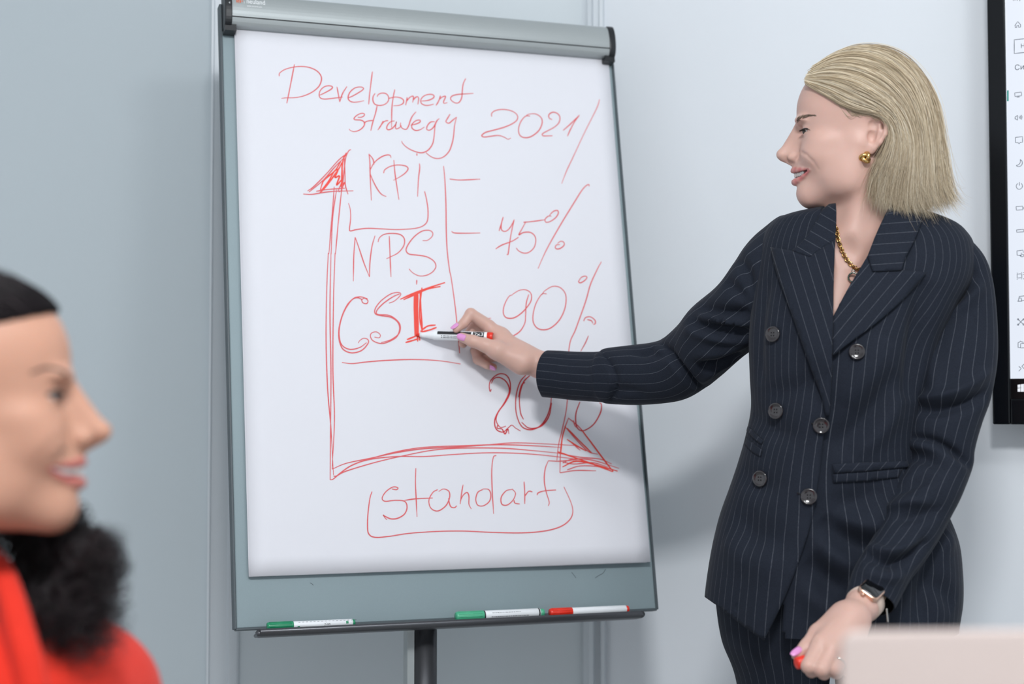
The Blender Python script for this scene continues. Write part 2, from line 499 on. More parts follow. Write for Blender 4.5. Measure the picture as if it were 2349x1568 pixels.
# header clip: curved aluminium profile
hx0 = b2(533, 62, 0.02)[0]; hx1 = b2(1399, 132, 0.02)[0]; hy = PH - 0.004
H_H = 0.060
def head_prof(grow=0.0):
    pr = []
    for k in range(17):
        w = -math.pi / 2 + math.pi * k / 16
        y = H_H / 2 + (H_H / 2 + grow) * math.sin(w)
        z = 0.010 + (0.015 + grow) * math.cos(w) ** 0.75 if abs(math.cos(w)) > 1e-6 else 0.010
        pr.append((y, z))
    pr += [(H_H + grow, -0.012 - grow), (-grow, -0.012 - grow)]
    return pr
prof = head_prof()
# split at the groove: upper shell and lower lip
gy = H_H * 0.22
up = [(y, z) for y, z in prof if y > gy + 0.0012]; lo = [(y, z) for y, z in prof if y < gy - 0.0012]
zg = np.interp(gy, [q[0] for q in prof[:17]], [q[1] for q in prof[:17]])
up = [(gy + 0.0012, zg)] + up + [(gy + 0.0012, -0.012)]
lo = lo[:-1] + [(gy - 0.0012, zg), (gy - 0.0012, -0.012), lo[-1]]
hd = None
b = MB(); b.extrude(up, BP(hx0, hy, 0.0), BR * (hx1 - hx0), BU, BN)
hd = b.build('header_clip', M['alu'], flip, flat=True)
b = MB(); b.extrude(lo, BP(hx0, hy, 0.0), BR * (hx1 - hx0), BU, BN)
b.build('header_lip', M['alu'], hd, flat=True)
b = MB(); b.extrude([(gy - 0.0015, zg - 0.0015), (gy + 0.0015, zg - 0.0015), (gy + 0.0015, -0.011), (gy - 0.0015, -0.011)], BP(hx0, hy, 0), BR * (hx1 - hx0), BU, BN)
b.build('header_groove', M['black_plastic'], hd, flat=True)
for x0, sgn in ((hx0, -1), (hx1, 1)):
    b = MB(); b.extrude(head_prof(0.002), BP(x0, hy, 0), BR * sgn * 0.0125, BU, BN)
    if sgn < 0: b.v = b.v; b.f = [tuple(reversed(q)) for q in b.f]
    bevel(b.build('end_cap', M['black_plastic'], flip, flat=True), 0.0015, 2)
    b = MB(); b.box(BP(x0 + sgn * 0.002, hy - 0.004, 0.004), BR * 0.010, BU * 0.006, BN * 0.012)
    b.build('hinge_block', M['black_plastic'], flip, flat=True)
# maker's print on the header: follows the curved shell
ys = [q[0] for q in prof[:17]]; zs = [q[1] for q in prof[:17]]
def on_header(x, y): return BP(x, hy + y, float(np.interp(y, ys, zs)) + 0.0004)
def header_print(name, v2, f2, m):
    return make(name, [on_header(x, y) for x, y in v2], f2, m, hd)
tx = b2(568, 10, 0.035); sc_ = 0.0135
v2, f2 = text_mesh('neuland', sc_)
kx = 0.0328 / (v2[:, 0].max()); lx = tx[0]; ly = 0.0388
header_print('maker_name', [(lx + x * kx, ly + y) for x, y in v2], f2, M['logo_white'])
v2, f2 = text_mesh('www.neuland.com', 0.0042)
k2 = 0.0262 / v2[:, 0].max()
header_print('web_address', [(lx + 0.0007 + x * k2, ly - 0.0062 + y) for x, y in v2], f2, M['logo_white'])
header_print('divider', [(lx - 0.004, ly - 0.001), (lx - 0.0035, ly - 0.001), (lx - 0.0035, ly + 0.012), (lx - 0.004, ly + 0.012)], [(0, 1, 2, 3)], M['logo_white'])
lg = []; lf = []
for (x0, y0, x1, y1) in ((0, 0, .0018, .0075), (0, .0060, .0078, .0078), (.003, .002, .0048, .0060), (.0060, 0, .0078, .0075), (.0092, .0024, .0112, .0046), (.0030, 0, .0048, .0014)):
    n0 = len(lg); lg += [(lx - 0.0172 + x0, ly + y0), (lx - 0.0172 + x1, ly + y0), (lx - 0.0172 + x1, ly + y1), (lx - 0.0172 + x0, ly + y1)]; lf.append((n0, n0 + 1, n0 + 2, n0 + 3))
header_print('maker_emblem', lg, lf, M['logo_orange'])
# small arrow on the left end cap
v2, f2 = ribbon2d([(hx0 - 0.004, 0.0375), (hx0 - 0.0062, 0.0362), (hx0 - 0.004, 0.0349)], 0.0008)
make('cap_mark', [BP(x, hy + y, float(np.interp(y, ys, zs)) + 0.0026) for x, y in v2], f2, M['logo_white'], flip)
# pen tray
tz = 0.036
ta = b2(597, 1451, tz); tb = b2(1474, 1408, tz); ty = (ta[1] + tb[1]) / 2
tp = [(-0.004, -0.009), (-0.007, 0.010), (-0.006, 0.030), (-0.003, 0.036), (0.002, 0.038), (0.0055, 0.036), (0.0065, 0.033), (0.005, 0.030), (0.003, 0.028), (0.002, 0.026), (0.0024, 0.010), (0.004, -0.009)]
b = MB(); b.extrude(tp, BP(ta[0], ty, 0), BR * (tb[0] - ta[0]), BU, BN)
tray = bevel(b.build('pen_tray', M['dark_metal'], flip), 0.0012, 2, 60)
for x0, sg in ((ta[0], -1), (tb[0], 1)):
    b = MB(); b.tube(catmull([BP(x0 + sg * 0.001, ty - 0.003, 0.0), BP(x0 + sg * 0.001, ty - 0.003, 0.02), BP(x0, ty + 0.001, 0.033)], 5), [0.003, 0.003, 0.003, 0.003, 0.003, 0.003, 0.004, 0.005, 0.0055, 0.006, 0.006], 10)
    b.build('tray_end', M['dark_metal'], flip)
# pole and foot
pb = hit_plane(972, 1450, PC + BN * -0.040, BN)
pole_xy = np.array([pb[0], pb[1], 0])
b = MB(); b.lathe(pole_xy + ZU * 0.05, pole_xy + ZU * 2, [(0, 0.0225), (pb[2] - 0.05 + 0.03, 0.0225)], 28)
b.build('pole', M['dark_metal'], flip)
b = MB(); b.box(pole_xy + ZU * (pb[2] * 0.5 - 0.01) - BR * 0.026 + BN * 0.0, BR * 0.006, nrm(_bn) * 0.012, ZU * (pb[2] * 0.5 + 0.04))
b.build('pole_rail', M['alu'], flip, flat=True)
for k in range(5):
    w = 2 * math.pi * k / 5 + 0.3; dd = np.array([math.cos(w), math.sin(w), 0])
    b = MB(); b.tube([pole_xy + ZU * 0.075, pole_xy + dd * 0.12 + ZU * 0.07, pole_xy + dd * 0.27 + ZU * 0.05], [0.018, 0.016, 0.012], 10)
    ft = b.build('foot', M['dark_metal'], flip)
    b = MB(); b.ball(pole_xy + dd * 0.27 + ZU * 0.025, 0.025, nu=14, nv=8)
    b.build('caster', M['black_plastic'], ft)

# ---------------------------------------------------------------- paper pad with handwriting
pad = empty('paper_pad', BP(0, -PH, 0), 'white flip chart paper pad covered in red handwriting and arrows', 'paper pad')
# lower right corner of the sheets curls off the board
NX, NY = 24, 30
def sheet(z0, dx, dy, curl):
    v = []
    for j in range(NY + 1):
        for i in range(NX + 1):
            s, t = i / NX, j / NY
            c = curl * smooth(s, 0.35, 1.0) * smooth(1 - t, 0.55, 1.0)
            v.append(BP(-PW + dx + 2 * PW * s, -PH + dy + 2 * PH * t, z0 + c))
    f = [(j * (NX + 1) + i, j * (NX + 1) + i + 1, (j + 1) * (NX + 1) + i + 1, (j + 1) * (NX + 1) + i) for j in range(NY) for i in range(NX)]
    return v, f
b = MB(); b.box(BP(-0.002, 0.006, -0.0062), BR * (PW - 0.001), BU * (PH + 0.006), BN * 0.0036)
b.build('pad_block', M['paper'], pad, flat=True)
CURL = 0.006
for k, (z0, dx, dy, cu) in enumerate([(-0.0018, -0.0025, 0.001, CURL * 0.7), (0.0, 0.0, 0.0, CURL)]):
    v, f = sheet(z0, dx, dy, cu)
    o = make('paper_sheet', v, f, M['paper'], pad)
    m = o.modifiers.new('thickness', 'SOLIDIFY'); m.thickness = 0.0004; m.offset = -1
top_sheet = o

def A(l): return [(600 + x / 2.851, 130 + y / 2.851) for x, y in l]
def Bc(l): return [(660 + x / 2.24, 580 + y / 2.24) for x, y in l]
WORDS = {}
def add(word, strokes, w=2.7, m='ink'):
    WORDS.setdefault(word, []).append((strokes, w, m))
add('word_development', [A(l) for l in [
 [(215,50),(190,180),(165,305)],
 [(115,128),(118,108),(150,85),(200,70),(255,64),(310,70),(360,92),(388,125),(390,160),(370,200),(325,235),(270,258),(215,268),(160,269),(130,273)],
 [(378,252),(400,243),(440,222),(460,208),(462,196),(440,190),(410,197),(385,220),(376,250),(385,270),(410,277),(450,274),(500,268),(530,264)],
 [(493,197),(500,235),(511,296)], [(511,296),(530,240),(558,195)],
 [(568,268),(590,260),(630,238),(660,218),(666,205),(645,198),(610,205),(580,230),(566,262),(572,285),(595,297),(630,296),(670,288)],
 [(725,98),(718,150),(708,230),(700,312)],
 [(742,240),(730,260),(728,285),(740,310),(770,319),(805,312),(828,290),(830,262),(815,243),(790,238),(765,246),(755,262)],
 [(871,215),(860,270),(852,340),(850,465)], [(828,275),(850,268),(880,264),(910,270),(928,285),(925,305),(900,318),(862,321)],
 [(952,265),(948,290),(942,318)], [(948,292),(965,270),(985,258),(993,265),(988,300)], [(988,290),(1005,268),(1020,262),(1027,275),(1022,312)],
 [(1045,290),(1075,288),(1100,282),(1125,268),(1125,252),(1100,246),(1065,255),(1042,280),(1045,305),(1070,318),(1100,317),(1125,310)],
 [(1170,255),(1158,290),(1140,320)], [(1155,290),(1175,268),(1198,258),(1202,265),(1190,295),(1195,305),(1215,300)],
 [(1335,142),(1318,180),(1312,230),(1308,270),(1292,298),(1270,303),(1245,290),(1236,272),(1250,255),(1290,246),(1340,243),(1385,240)]]])
add('word_strategy', [A(l) for l in [
 [(628,396),(650,396),(668,388),(672,375),(655,370),(625,382),(605,402),(612,412),(650,415),(672,430),(668,455),(640,480),(605,490),(580,482),(572,472)],
 [(755,322),(745,370),(728,425),(714,484)], [(668,437),(690,422),(735,416)],
 [(795,420),(780,450),(760,480)], [(775,455),(795,430),(812,420),(828,418)],
 [(870,420),(845,425),(825,445),(818,468),(830,478),(855,468),(875,445),(882,425),(876,455),(880,472),(900,465),(915,450)],
 [(1010,360),(985,390),(972,420),(960,455),(945,475),(920,468),(908,450),(910,432)],
 [(975,448),(1010,440),(1035,428),(1035,415),(1010,418),(985,440),(983,465),(1005,482),(1035,478),(1065,460)],
 [(1132,425),(1105,428),(1085,450),(1080,475),(1100,480),(1125,460),(1145,420),(1162,405)],
 [(1150,415),(1135,450),(1128,520),(1118,570),(1090,610),(1050,628),(1010,622),(960,600),(925,570),(916,552)],
 [(1232,376),(1215,405),(1205,425),(1225,435),(1250,415),(1275,395)],
 [(1275,395),(1262,450),(1255,520),(1245,570),(1225,620),(1190,655),(1150,666),(1110,655),(1075,628)]]])
add('number_2021', [A(l) for l in [
 [(1505,392),(1505,370),(1530,352),(1580,345),(1635,355),(1670,380),(1672,410),(1645,435),(1590,460),(1520,480),(1465,495),(1440,515),(1455,525),(1500,520),(1550,515),(1590,528),(1610,540),(1630,532)],
 [(1755,388),(1725,390),(1695,425),(1680,475),(1690,515),(1725,530),(1770,518),(1815,480),(1835,430),(1825,395),(1790,374),(1750,376),(1730,385)],
 [(1900,412),(1880,400),(1880,378),(1905,363),(1935,372),(1950,395),(1945,430),(1915,460),(1870,485),(1838,503),(1840,517),(1870,518),(1902,517)],
 [(1972,482),(2020,440),(2078,382)], [(2078,382),(2050,420),(2020,475),(2000,520)]]])
add('long_slash', [A([(2210,280),(2190,340),(2110,500),(2040,650),(1995,745),(1962,830)])], 2.0)
add('word_kpi', [A(l) for l in [
 [(702,635),(708,690),(710,780),(718,940)], [(710,740),(735,695),(775,660),(815,643),(840,645),(846,662)],
 [(710,765),(730,815),(760,870),(785,900),(815,915)], [(705,640),(728,670),(735,705)],
 [(865,676),(872,760),(885,850),(898,935)], [(798,762),(805,740),(840,718),(890,708),(940,714),(958,732),(940,760),(900,788),(862,808)],
 [(1032,698),(1034,730),(1026,800),(1020,915)], [(1015,632),(1016,648)]]])
add('bracket', [A([(1066,880),(1078,930),(1088,1000),(1086,1065),(1070,1095),(1035,1115),(980,1125),(880,1130),(780,1125),(690,1122),(620,1130),(582,1139),(575,1125),(582,1060),(580,1000),(568,958)])])
add('word_nps', [A(l) for l in [
 [(612,1180),(603,1300),(600,1468)], [(612,1180),(640,1260),(670,1350),(706,1440)], [(706,1440),(708,1350),(722,1240),(742,1170)],
 [(835,1172),(840,1300),(846,1440)], [(762,1212),(770,1185),(800,1162),(850,1155),(905,1162),(933,1190),(930,1235),(895,1280),(850,1305),(816,1321)],
 [(1053,1202),(1085,1200),(1115,1175),(1118,1150),(1095,1135),(1050,1140),(1000,1175),(960,1225),(945,1265),(965,1290),(1020,1297),(1080,1308),(1125,1335),(1140,1370),(1120,1405),(1080,1428),(1035,1433),(1000,1420),(975,1400),(964,1386)]]])
add('divider_line', [A([(1190,715),(1198,800),(1205,950),(1208,1150),(1215,1280),(1230,1400)]) + Bc([(840,130),(862,290),(880,480),(883,515)])])
add('dash', [A([(1230,800),(1290,806),(1360,804),(1430,801)])])
add('dash_lower', [A([(1242,1142),(1262,1152),(1330,1154),(1430,1152)])])
add('dash_bottom', [Bc([(895,333),(960,336),(1045,335)])], 2.0)
add('number_75_percent', [A(l) for l in [
 [(2142,848),(2140,836),(2120,845),(2090,880),(2040,960),(1960,1090),(1880,1230),(1840,1310),(1808,1385)],
 [(1580,1048),(1565,1100),(1553,1140)], [(1580,1050),(1567,1100),(1572,1135),(1600,1140),(1630,1110),(1652,1065)],
 [(1652,1065),(1635,1140),(1620,1230),(1612,1290),(1602,1292)], [(1530,1257),(1570,1232),(1640,1205),(1680,1180)],
 [(1712,1083),(1735,1080)], [(1725,1085),(1700,1130),(1682,1165),(1710,1150),(1755,1148),(1785,1170),(1793,1205),(1780,1250),(1745,1280),(1710,1283),(1680,1268),(1665,1250)],
 [(1712,1083),(1780,1076),(1850,1066)],
 [(1890,1040),(1870,1045),(1853,1065),(1860,1082),(1885,1078),(1920,1055),(1940,1025),(1935,1006),(1910,1010),(1885,1035),(1895,1045)],
 [(1950,1228),(1930,1230),(1920,1245),(1930,1257),(1955,1252),(1978,1232),(1975,1212),(1955,1207),(1935,1220)]]])
add('number_90_percent', [A([(2085,1450),(2073,1470),(2085,1478),(2110,1465),(2127,1445),(2118,1434),(2095,1440),(2080,1455)]),
 A([(2222,1340),(2195,1390),(2150,1490)]) + Bc([(1530,250),(1480,390),(1445,490),(1435,760),(1410,900),(1390,980),(1380,1065)])] + [Bc(l) for l in [
 [(1155,215),(1135,225),(1112,270),(1108,310),(1125,333),(1165,332),(1210,300),(1248,250),(1250,210),(1225,190),(1190,192),(1155,212)],
 [(1238,213),(1225,260),(1222,320),(1218,360),(1195,400),(1165,422),(1140,430)],
 [(1330,210),(1305,212),(1275,260),(1260,320),(1265,365),(1295,392),(1345,388),(1395,345),(1425,280),(1428,215),(1400,178),(1360,172),(1320,195),(1305,215)],
 [(1520,350),(1530,332),(1555,328),(1578,345),(1580,362),(1570,368)], [(1538,342),(1560,348),(1567,362)]]])
add('up_arrow', [A(l) for l in [
 [(300,878),(340,850),(420,770),(500,680),(560,630)], [(310,885),(400,810),(480,720),(540,660)], [(272,898),(330,900),(400,888),(480,880),(600,877)],
 [(357,880),(430,868),(545,860)], [(585,608),(570,615),(550,660),(540,740),(530,840),(522,888)],
 [(540,660),(545,760),(548,840),(565,900)], [(500,880),(515,845),(525,870),(505,885)],
 [(475,850),(460,1050),(440,1290)], [(490,870),(465,1050),(455,1290)], [(522,880),(500,1100),(483,1290)]]])
add('up_arrow', [A(l) for l in [[(555,628),(530,690),(522,880)],
 [(390,850),(410,805),(480,745),(520,680)], [(375,895),(420,850),(500,740),(525,690)],
 [(395,830),(388,875),(440,810),(475,750),(500,740),(480,790),(510,780),(490,840),(530,800),(515,850),(545,820),(525,860)], [(525,690),(530,860)]]], 3.6, 'ink_bold')
add('up_arrow', [Bc(l) for l in [
 [(208,0),(200,200),(197,450),(205,700),(222,900),(235,1140)], [(222,0),(217,300),(222,600),(220,900),(218,1165)], [(243,0),(235,250),(232,600),(240,850),(228,1110)]]])
add('side_arrow', [Bc(l) for l in [
 [(218,1165),(235,1160),(270,1130),(330,1090),(420,1060),(560,1045),(700,1045),(850,1035),(1000,1027),(1150,1028),(1300,1038),(1480,1060)],
 [(228,1110),(300,1080),(420,1055),(560,1025),(700,1005),(850,998),(1000,988),(1150,976),(1300,980),(1480,990)],
 [(235,1145),(250,1145),(300,1120),(450,1075),(600,1040),(750,1012),(900,1002),(1100,1003),(1250,1015),(1400,1030)],
 [(400,1062),(560,1020),(700,998),(900,990),(1100,985),(1300,993),(1400,1000)],
 [(1440,850),(1415,920),(1400,1000),(1395,1130)], [(1395,1130),(1480,1118),(1580,1120)], [(1440,848),(1500,900),(1560,980),(1620,1060),(1668,1125)],
 [(1420,890),(1480,960),(1540,1020),(1590,1035)], [(1455,975),(1500,1015)], [(1388,1030),(1500,1050),(1600,1060),(1660,1085)],
 [(1410,1080),(1460,1060),(1560,1065),(1698,1108)], [(1432,1115),(1500,1095),(1600,1100),(1668,1125)], [(1335,1068),(1400,1070),(1500,1060)],
 [(1410,1075),(1470,1085),(1560,1078),(1640,1100)], [(1465,860),(1475,890),(1490,900)]]])
add('side_arrow', [Bc(l) for l in [[(1432,900),(1490,960),(1560,1030)], [(1432,958),(1480,990),(1530,1018)], [(1385,1022),(1450,1045),(1550,1080),(1665,1125)],
 [(1408,1100),(1480,1070),(1580,1090),(1690,1122)], [(1500,900),(1560,980),(1640,1090),(1668,1122)], [(1400,1030),(1408,950),(1425,890)]]], 3.6, 'ink_bold')
add('word_csi', [Bc(l) for l in [
 [(380,240),(395,232),(412,245),(405,260),(385,255),(375,235),(345,232),(310,260),(280,320),(263,390),(265,450),(285,495),(330,513),(380,500),(412,465),(412,445),(390,438),(370,450),(362,463)],
 [(410,235),(370,225),(330,240),(290,300),(268,370),(265,430),(280,475),(320,495),(370,485),(405,460)],
 [(520,258),(550,245),(580,215),(570,203),(530,210),(480,245),(450,285),(450,312),(480,322),(530,330),(565,355),(575,390),(560,430),(520,455),(480,465),(440,452),(425,430),(430,412),(455,405),(475,420),(470,435),(445,432)],
 [(575,210),(540,225),(490,260),(458,295),(462,315),(520,320),(560,345),(578,375),(570,415),(530,445),(480,460)], [(663,138),(662,162)]]])
add('word_csi', [Bc(l) for l in [[(651,205),(651,300),(654,425)], [(657,200),(657,300),(660,430)], [(663,200),(662,300),(666,430)], [(668,205),(667,300),(671,425)]]], 4.2, 'ink_bold')
add('word_csi', [Bc(l) for l in [
 [(690,178),(680,250),(678,330),(690,400)], [(680,205),(685,300),(690,395),(680,400)], [(578,238),(640,210),(720,180),(808,152)], [(595,240),(650,215),(720,185),(785,172)],
 [(612,445),(650,430),(668,420)], [(605,460),(640,450),(672,440)], [(690,395),(720,375),(760,370)], [(690,405),(730,395),(765,382)], [(665,410),(668,455)], [(675,420),(678,450)]]], 4.0, 'ink_bold')
add('underline', [Bc([(278,562),(330,568),(400,560),(500,552),(620,547),(720,549),(800,556),(888,570)])])
add('number_20_percent', [Bc(l) for l in [
 [(1045,700),(1040,712),(1035,690),(1040,660),(1065,632),(1095,620),(1125,630),(1142,665),(1140,720),(1115,770),(1085,810),(1065,850),(1063,885),(1075,910),(1105,920),(1130,900),(1150,885),(1170,900),(1195,915)],
 [(1045,670),(1060,645),(1090,640),(1125,665),(1138,710),(1115,765),(1080,820),(1070,860),(1090,895),(1120,890)], [(1080,880),(1075,900),(1100,905),(1115,930),(1130,905),(1135,930)],
 [(1225,625),(1195,660),(1175,720),(1170,790),(1180,850),(1205,895),(1250,908),(1300,885),(1335,830),(1352,760),(1350,700)], [(1245,628),(1210,665),(1190,740),(1195,820),(1210,855)],
 [(1355,770),(1340,840),(1300,890),(1240,900),(1200,870)], [(1218,665),(1200,680),(1185,740)],
 [(1500,765),(1480,820),(1478,870),(1490,905),(1520,913),(1570,880),(1605,820),(1610,780),(1600,770)]]], 3.0, 'ink_dark')
add('slash', [Bc([(1545,425),(1530,460),(1505,505)])], 2.4, 'ink_dark')
add('word_standart', [Bc(l) for l in [
 [(535,1212),(560,1215),(565,1205),(540,1202),(505,1225),(485,1258),(500,1275),(550,1270),(600,1275),(613,1305),(600,1340),(565,1362),(530,1365),(500,1352),(490,1345),(500,1360),(510,1370)],
 [(658,1105),(656,1180),(660,1270),(664,1355)], [(600,1270),(660,1262),(745,1258)],
 [(770,1215),(745,1230),(725,1270),(735,1310),(770,1325),(810,1300),(830,1260),(828,1225),(800,1212),(775,1225)], [(825,1260),(835,1300),(855,1308),(868,1298)],
 [(900,1190),(893,1230),(885,1290)], [(885,1275),(900,1245),(920,1230),(930,1250),(930,1290),(942,1315)],
 [(1000,1215),(975,1230),(965,1265),(975,1295),(1005,1298),(1035,1275),(1042,1240),(1030,1215),(1000,1212)], [(1070,1040),(1055,1050),(1047,1110),(1048,1200),(1053,1290),(1056,1340)],
 [(1150,1215),(1120,1222),(1095,1255),(1098,1290),(1125,1295),(1155,1270),(1168,1235),(1150,1212)], [(1160,1270),(1165,1285),(1190,1290)],
 [(1212,1175),(1215,1230),(1215,1290)], [(1215,1250),(1235,1225),(1255,1228)],
 [(1335,1070),(1320,1110),(1315,1170),(1325,1230),(1340,1280),(1335,1300)], [(1278,1245),(1285,1232),(1320,1222),(1375,1218)]]])
add('box_outline', [Bc([(433,1225),(422,1260),(412,1340),(410,1410),(418,1445),(450,1460),(520,1455),(620,1440),(760,1430),(900,1428),(1050,1435),(1200,1438),(1320,1428),(1400,1405),(1445,1370),(1460,1330),(1450,1280),(1415,1202)])])

rs = np.random.RandomState(4)
lay = 0
for word, items in WORDS.items():
    V, F, FM = [], [], []
    mats = sorted({it[2] for it in items})
    for strokes, w, m in items:
        for st in strokes:
            p = catmull([b2(*q) for q in st], 6)
            n = len(p); t = np.linspace(0, 1, n)
            ww = (w * 0.70e-3) * (0.72 + 0.28 * np.minimum(1, 6 * t) * 1.0) * (1 - 0.35 * smooth(t, 0.75, 1.0)) * (1 + 0.12 * np.sin(t * 9 + rs.rand() * 6))
            v2, f2 = ribbon2d(p, ww)
            lay += 1
            z = 0.00030 + (lay % 40) * 0.000006
            b0 = len(V)
            for x, y in v2:
                c = CURL * smooth((x + PW) / (2 * PW), 0.35, 1.0) * smooth(1 - (y + PH) / (2 * PH), 0.55, 1.0)
                V.append(BP(x, y, z + c))
            F += [tuple(i + b0 for i in q) for q in f2]; FM += [mats.index(m)] * len(f2)
    make(word, V, F, [M[k] for k in mats], pad, fmat=FM)
# ---------------------------------------------------------------- markers
def wrap_print(name, v2, f2, a, axis, up, r, m, parent):
    """2-D print (x along the barrel, y around it) laid on a barrel"""
    side_ = np.cross(axis, up)
    out = []
    for x, y in v2:
        w = y / r
        out.append(np.asarray(a) + axis * x + (side_ * math.cos(w) + up * math.sin(w)) * (r + 0.00012))
    return make(name, out, f2, m, parent)

def grid_rect(x0, y0, x1, y1, n=8):
    v = []; f = []
    for j in range(n + 1):
        y = y0 + (y1 - y0) * j / n
        v += [(x0, y), (x1, y)]
    for j in range(n): f.append((2 * j, 2 * j + 1, 2 * j + 3, 2 * j + 2))
    return v, f

def capped_marker(a, b, r, label, capm, bodym, prints, lens, dark_rings=False):
    """marker with its cap on, cap end at a"""
    a = np.asarray(a); ax = nrm(np.asarray(b) - a); L = np.linalg.norm(np.asarray(b) - a)
    e = empty('marker', (a + ax * L / 2 - ZU * r), label, 'marker', 'markers on the pen tray')
    lc, le = lens
    q = MB(); q.lathe(a, b, [(0, r * 0.80), (0.001, r * 0.93), (0.004, r * 1.0), (lc - 0.001, r * 1.04), (lc, r * 1.02)], 24)
    for k in range(12):
        w = 2 * math.pi * k / 12; s1 = nrm(np.cross(ax, ZU)); s2 = np.cross(ax, s1)
        q.box(a + ax * lc * 0.5 + (s1 * math.cos(w) + s2 * math.sin(w)) * r * 1.0, ax * lc * 0.42, (s1 * math.cos(w) + s2 * math.sin(w)) * 0.0004, (-s1 * math.sin(w) + s2 * math.cos(w)) * 0.0005)
    q.build('cap', M[capm], e)
    q = MB(); q.lathe(a, b, [(lc, r * 0.95), (lc + 0.001, r * 0.97), (L - le, r * 0.97), (L - le + 0.0006, r * 0.9)], 24)
    bo = q.build('barrel', M[bodym], e)
    q = MB(); q.lathe(a, b, [(L - le, r * 0.84), (L - 0.001, r * 0.82), (L, r * 0.7)], 24)
    q.build('end_plug', M[capm], e)
    if dark_rings:
        for t in (lc + 0.001, L - le - 0.002):
            q = MB(); q.lathe(a + ax * (t - 0.0012), b, [(0, r * 0.98), (0.0024, r * 0.98)], 24)
            q.build('ring', M['black_print'], e)
    side_ = nrm(-FW - ax * np.dot(-FW, ax)); upv = np.cross(side_, ax); upv = upv if upv[2] > 0 else -upv
    axx = ax if np.dot(np.cross(ax, upv), -FW) > 0 else ax
    def pr(name, v2, f2, m):
        out = []
        for x, y in v2:
            w = y / r
            out.append(a + ax * x + (side_ * math.cos(w) + upv * math.sin(w)) * (r * 0.97 + 0.00015))
        make(name, out, f2, m, bo)
    prints(pr, lc, L, r)
    return e
def on_tray(px, z=0.016):
    """point on the tray floor below photograph column px"""
    x = b2(px, 1430, z)[0]
    return BP(x, ty + 0.0030, z)
R1 = 0.0068
def prints1(pr, lc, L, r):
    v2, f2 = text_mesh('plan', 0.0062); pr('lettering', [(L - 0.052 + x, -0.0005 + y) for x, y in v2], f2, M['black_print'])
    for x in (lc + 0.006, L - 0.016):
        pr('square_mark', *grid_rect(x, 0.0005 if x > 0.08 else -0.0035, x + 0.004, 0.0050 if x > 0.08 else 0.0, 4), M['green_plastic'])
    rs = np.random.RandomState(1)
    V = []; F = []
    for k in range(16):
        x = lc + 0.008 + k * 0.0062; b0 = len(V); V += [(x, 0.0062), (x + 0.003, 0.0062), (x + 0.003, 0.0069), (x, 0.0069)]; F.append((b0, b0 + 1, b0 + 2, b0 + 3))
    pr('print_rows', V, F, M['grey_print'])
def tray_pt(px, r): return on_tray(px) + BU * (r * 1.05)
capped_marker(tray_pt(612, R1), tray_pt(814, R1 * 0.95), R1, 'slim green capped whiteboard marker at the left end of the pen tray', 'green_plastic', 'white_plastic', prints1, (0.0425, 0.005))
R2 = 0.0083
def prints2(pr, lc, L, r):
    rs = np.random.RandomState(2); V = []; F = []
    for row, y in enumerate((-0.0020, -0.0042, -0.0060)):
        x = lc + 0.012
        while x < L - 0.03:
            w = 0.0015 + rs.rand() * 0.004
            b0 = len(V); V += [(x, y), (x + w, y), (x + w, y + 0.0011), (x, y + 0.0011)]; F.append((b0, b0 + 1, b0 + 2, b0 + 3)); x += w + 0.0008
    pr('print_rows', V, F, M['grey_print'])
    V = []; F = []; x = lc + 0.014
    while x < L - 0.045:
        w = 0.001 + rs.rand() * 0.003
        b0 = len(V); V += [(x, 0.0050), (x + w, 0.0050), (x + w, 0.0058), (x, 0.0058)]; F.append((b0, b0 + 1, b0 + 2, b0 + 3)); x += w + 0.001
    pr('print_rows', V, F, M['grey_print'])
capped_marker(tray_pt(1046, R2), tray_pt(1249, R2), R2, 'thick mint green capped marker with printed white barrel on the pen tray', 'mint_plastic', 'white_plastic', prints2, (0.049, 0.008), True)
R3 = 0.0075
capped_marker(tray_pt(1262, R3), tray_pt(1444, R3), R3, 'red capped marker with plain white barrel at the right of the pen tray', 'red_plastic', 'white_plastic', lambda *a: None, (0.041, 0.006))

# the marker she writes with: tip on the paper
mk0 = BP(*b2(954, 768), 0.0022); 
def at_paper(px, py, off): return U(px, py, paper_depth(px, py) - off)
mk1 = at_paper(1131, 772.5, 0.070)
max_ = nrm(mk1 - mk0); mL = np.linalg.norm(mk1 - mk0); mr = 0.0083
mk = empty('marker', mk0 - ZU * 0.004, 'uncapped white marker with red end held against the paper', 'marker')
q = MB(); q.lathe(mk0, mk1, [(0.0, 0.0012), (0.002, 0.0022), (0.006, 0.0028), (0.007, 0.0028)], 16)
q.build('felt_tip', M['red_plastic'], mk)
q = MB(); q.lathe(mk0, mk1, [(0.0065, 0.0034), (0.012, 0.0046), (0.021, 0.0054), (0.022, 0.0062), (0.029, 0.0068), (0.031, mr * 0.96), (0.034, mr), (mL - 0.010, mr), (mL - 0.009, mr * 0.95)], 28)
mbar = q.build('barrel', M['white_plastic'], mk)
q = MB(); q.lathe(mk0, mk1, [(mL - 0.0105, mr * 1.0), (mL - 0.001, mr * 0.97), (mL, mr * 0.86), (mL, mr * 0.66), (mL - 0.004, mr * 0.62)], 28)
q.build('end_plug', M['red_plastic'], mk)
ms = nrm(-FW - max_ * np.dot(-FW, max_)); mu = np.cross(ms, max_); mu = mu if mu[2] > 0 else -mu
def mpr(name, v2, f2, m, dz=0.00015):
    make(name, [mk0 + max_ * x + (ms * math.cos(y / mr) + mu * math.sin(y / mr)) * (mr + dz) for x, y in v2], f2, m, mbar)
mpr('black_band', *grid_rect(0.0385, 0.0020, 0.098, 0.0086, 8), M['black_print'])
mpr('black_band', *grid_rect(0.101, -0.0026, 0.1205, 0.0096, 8), M['black_print'])
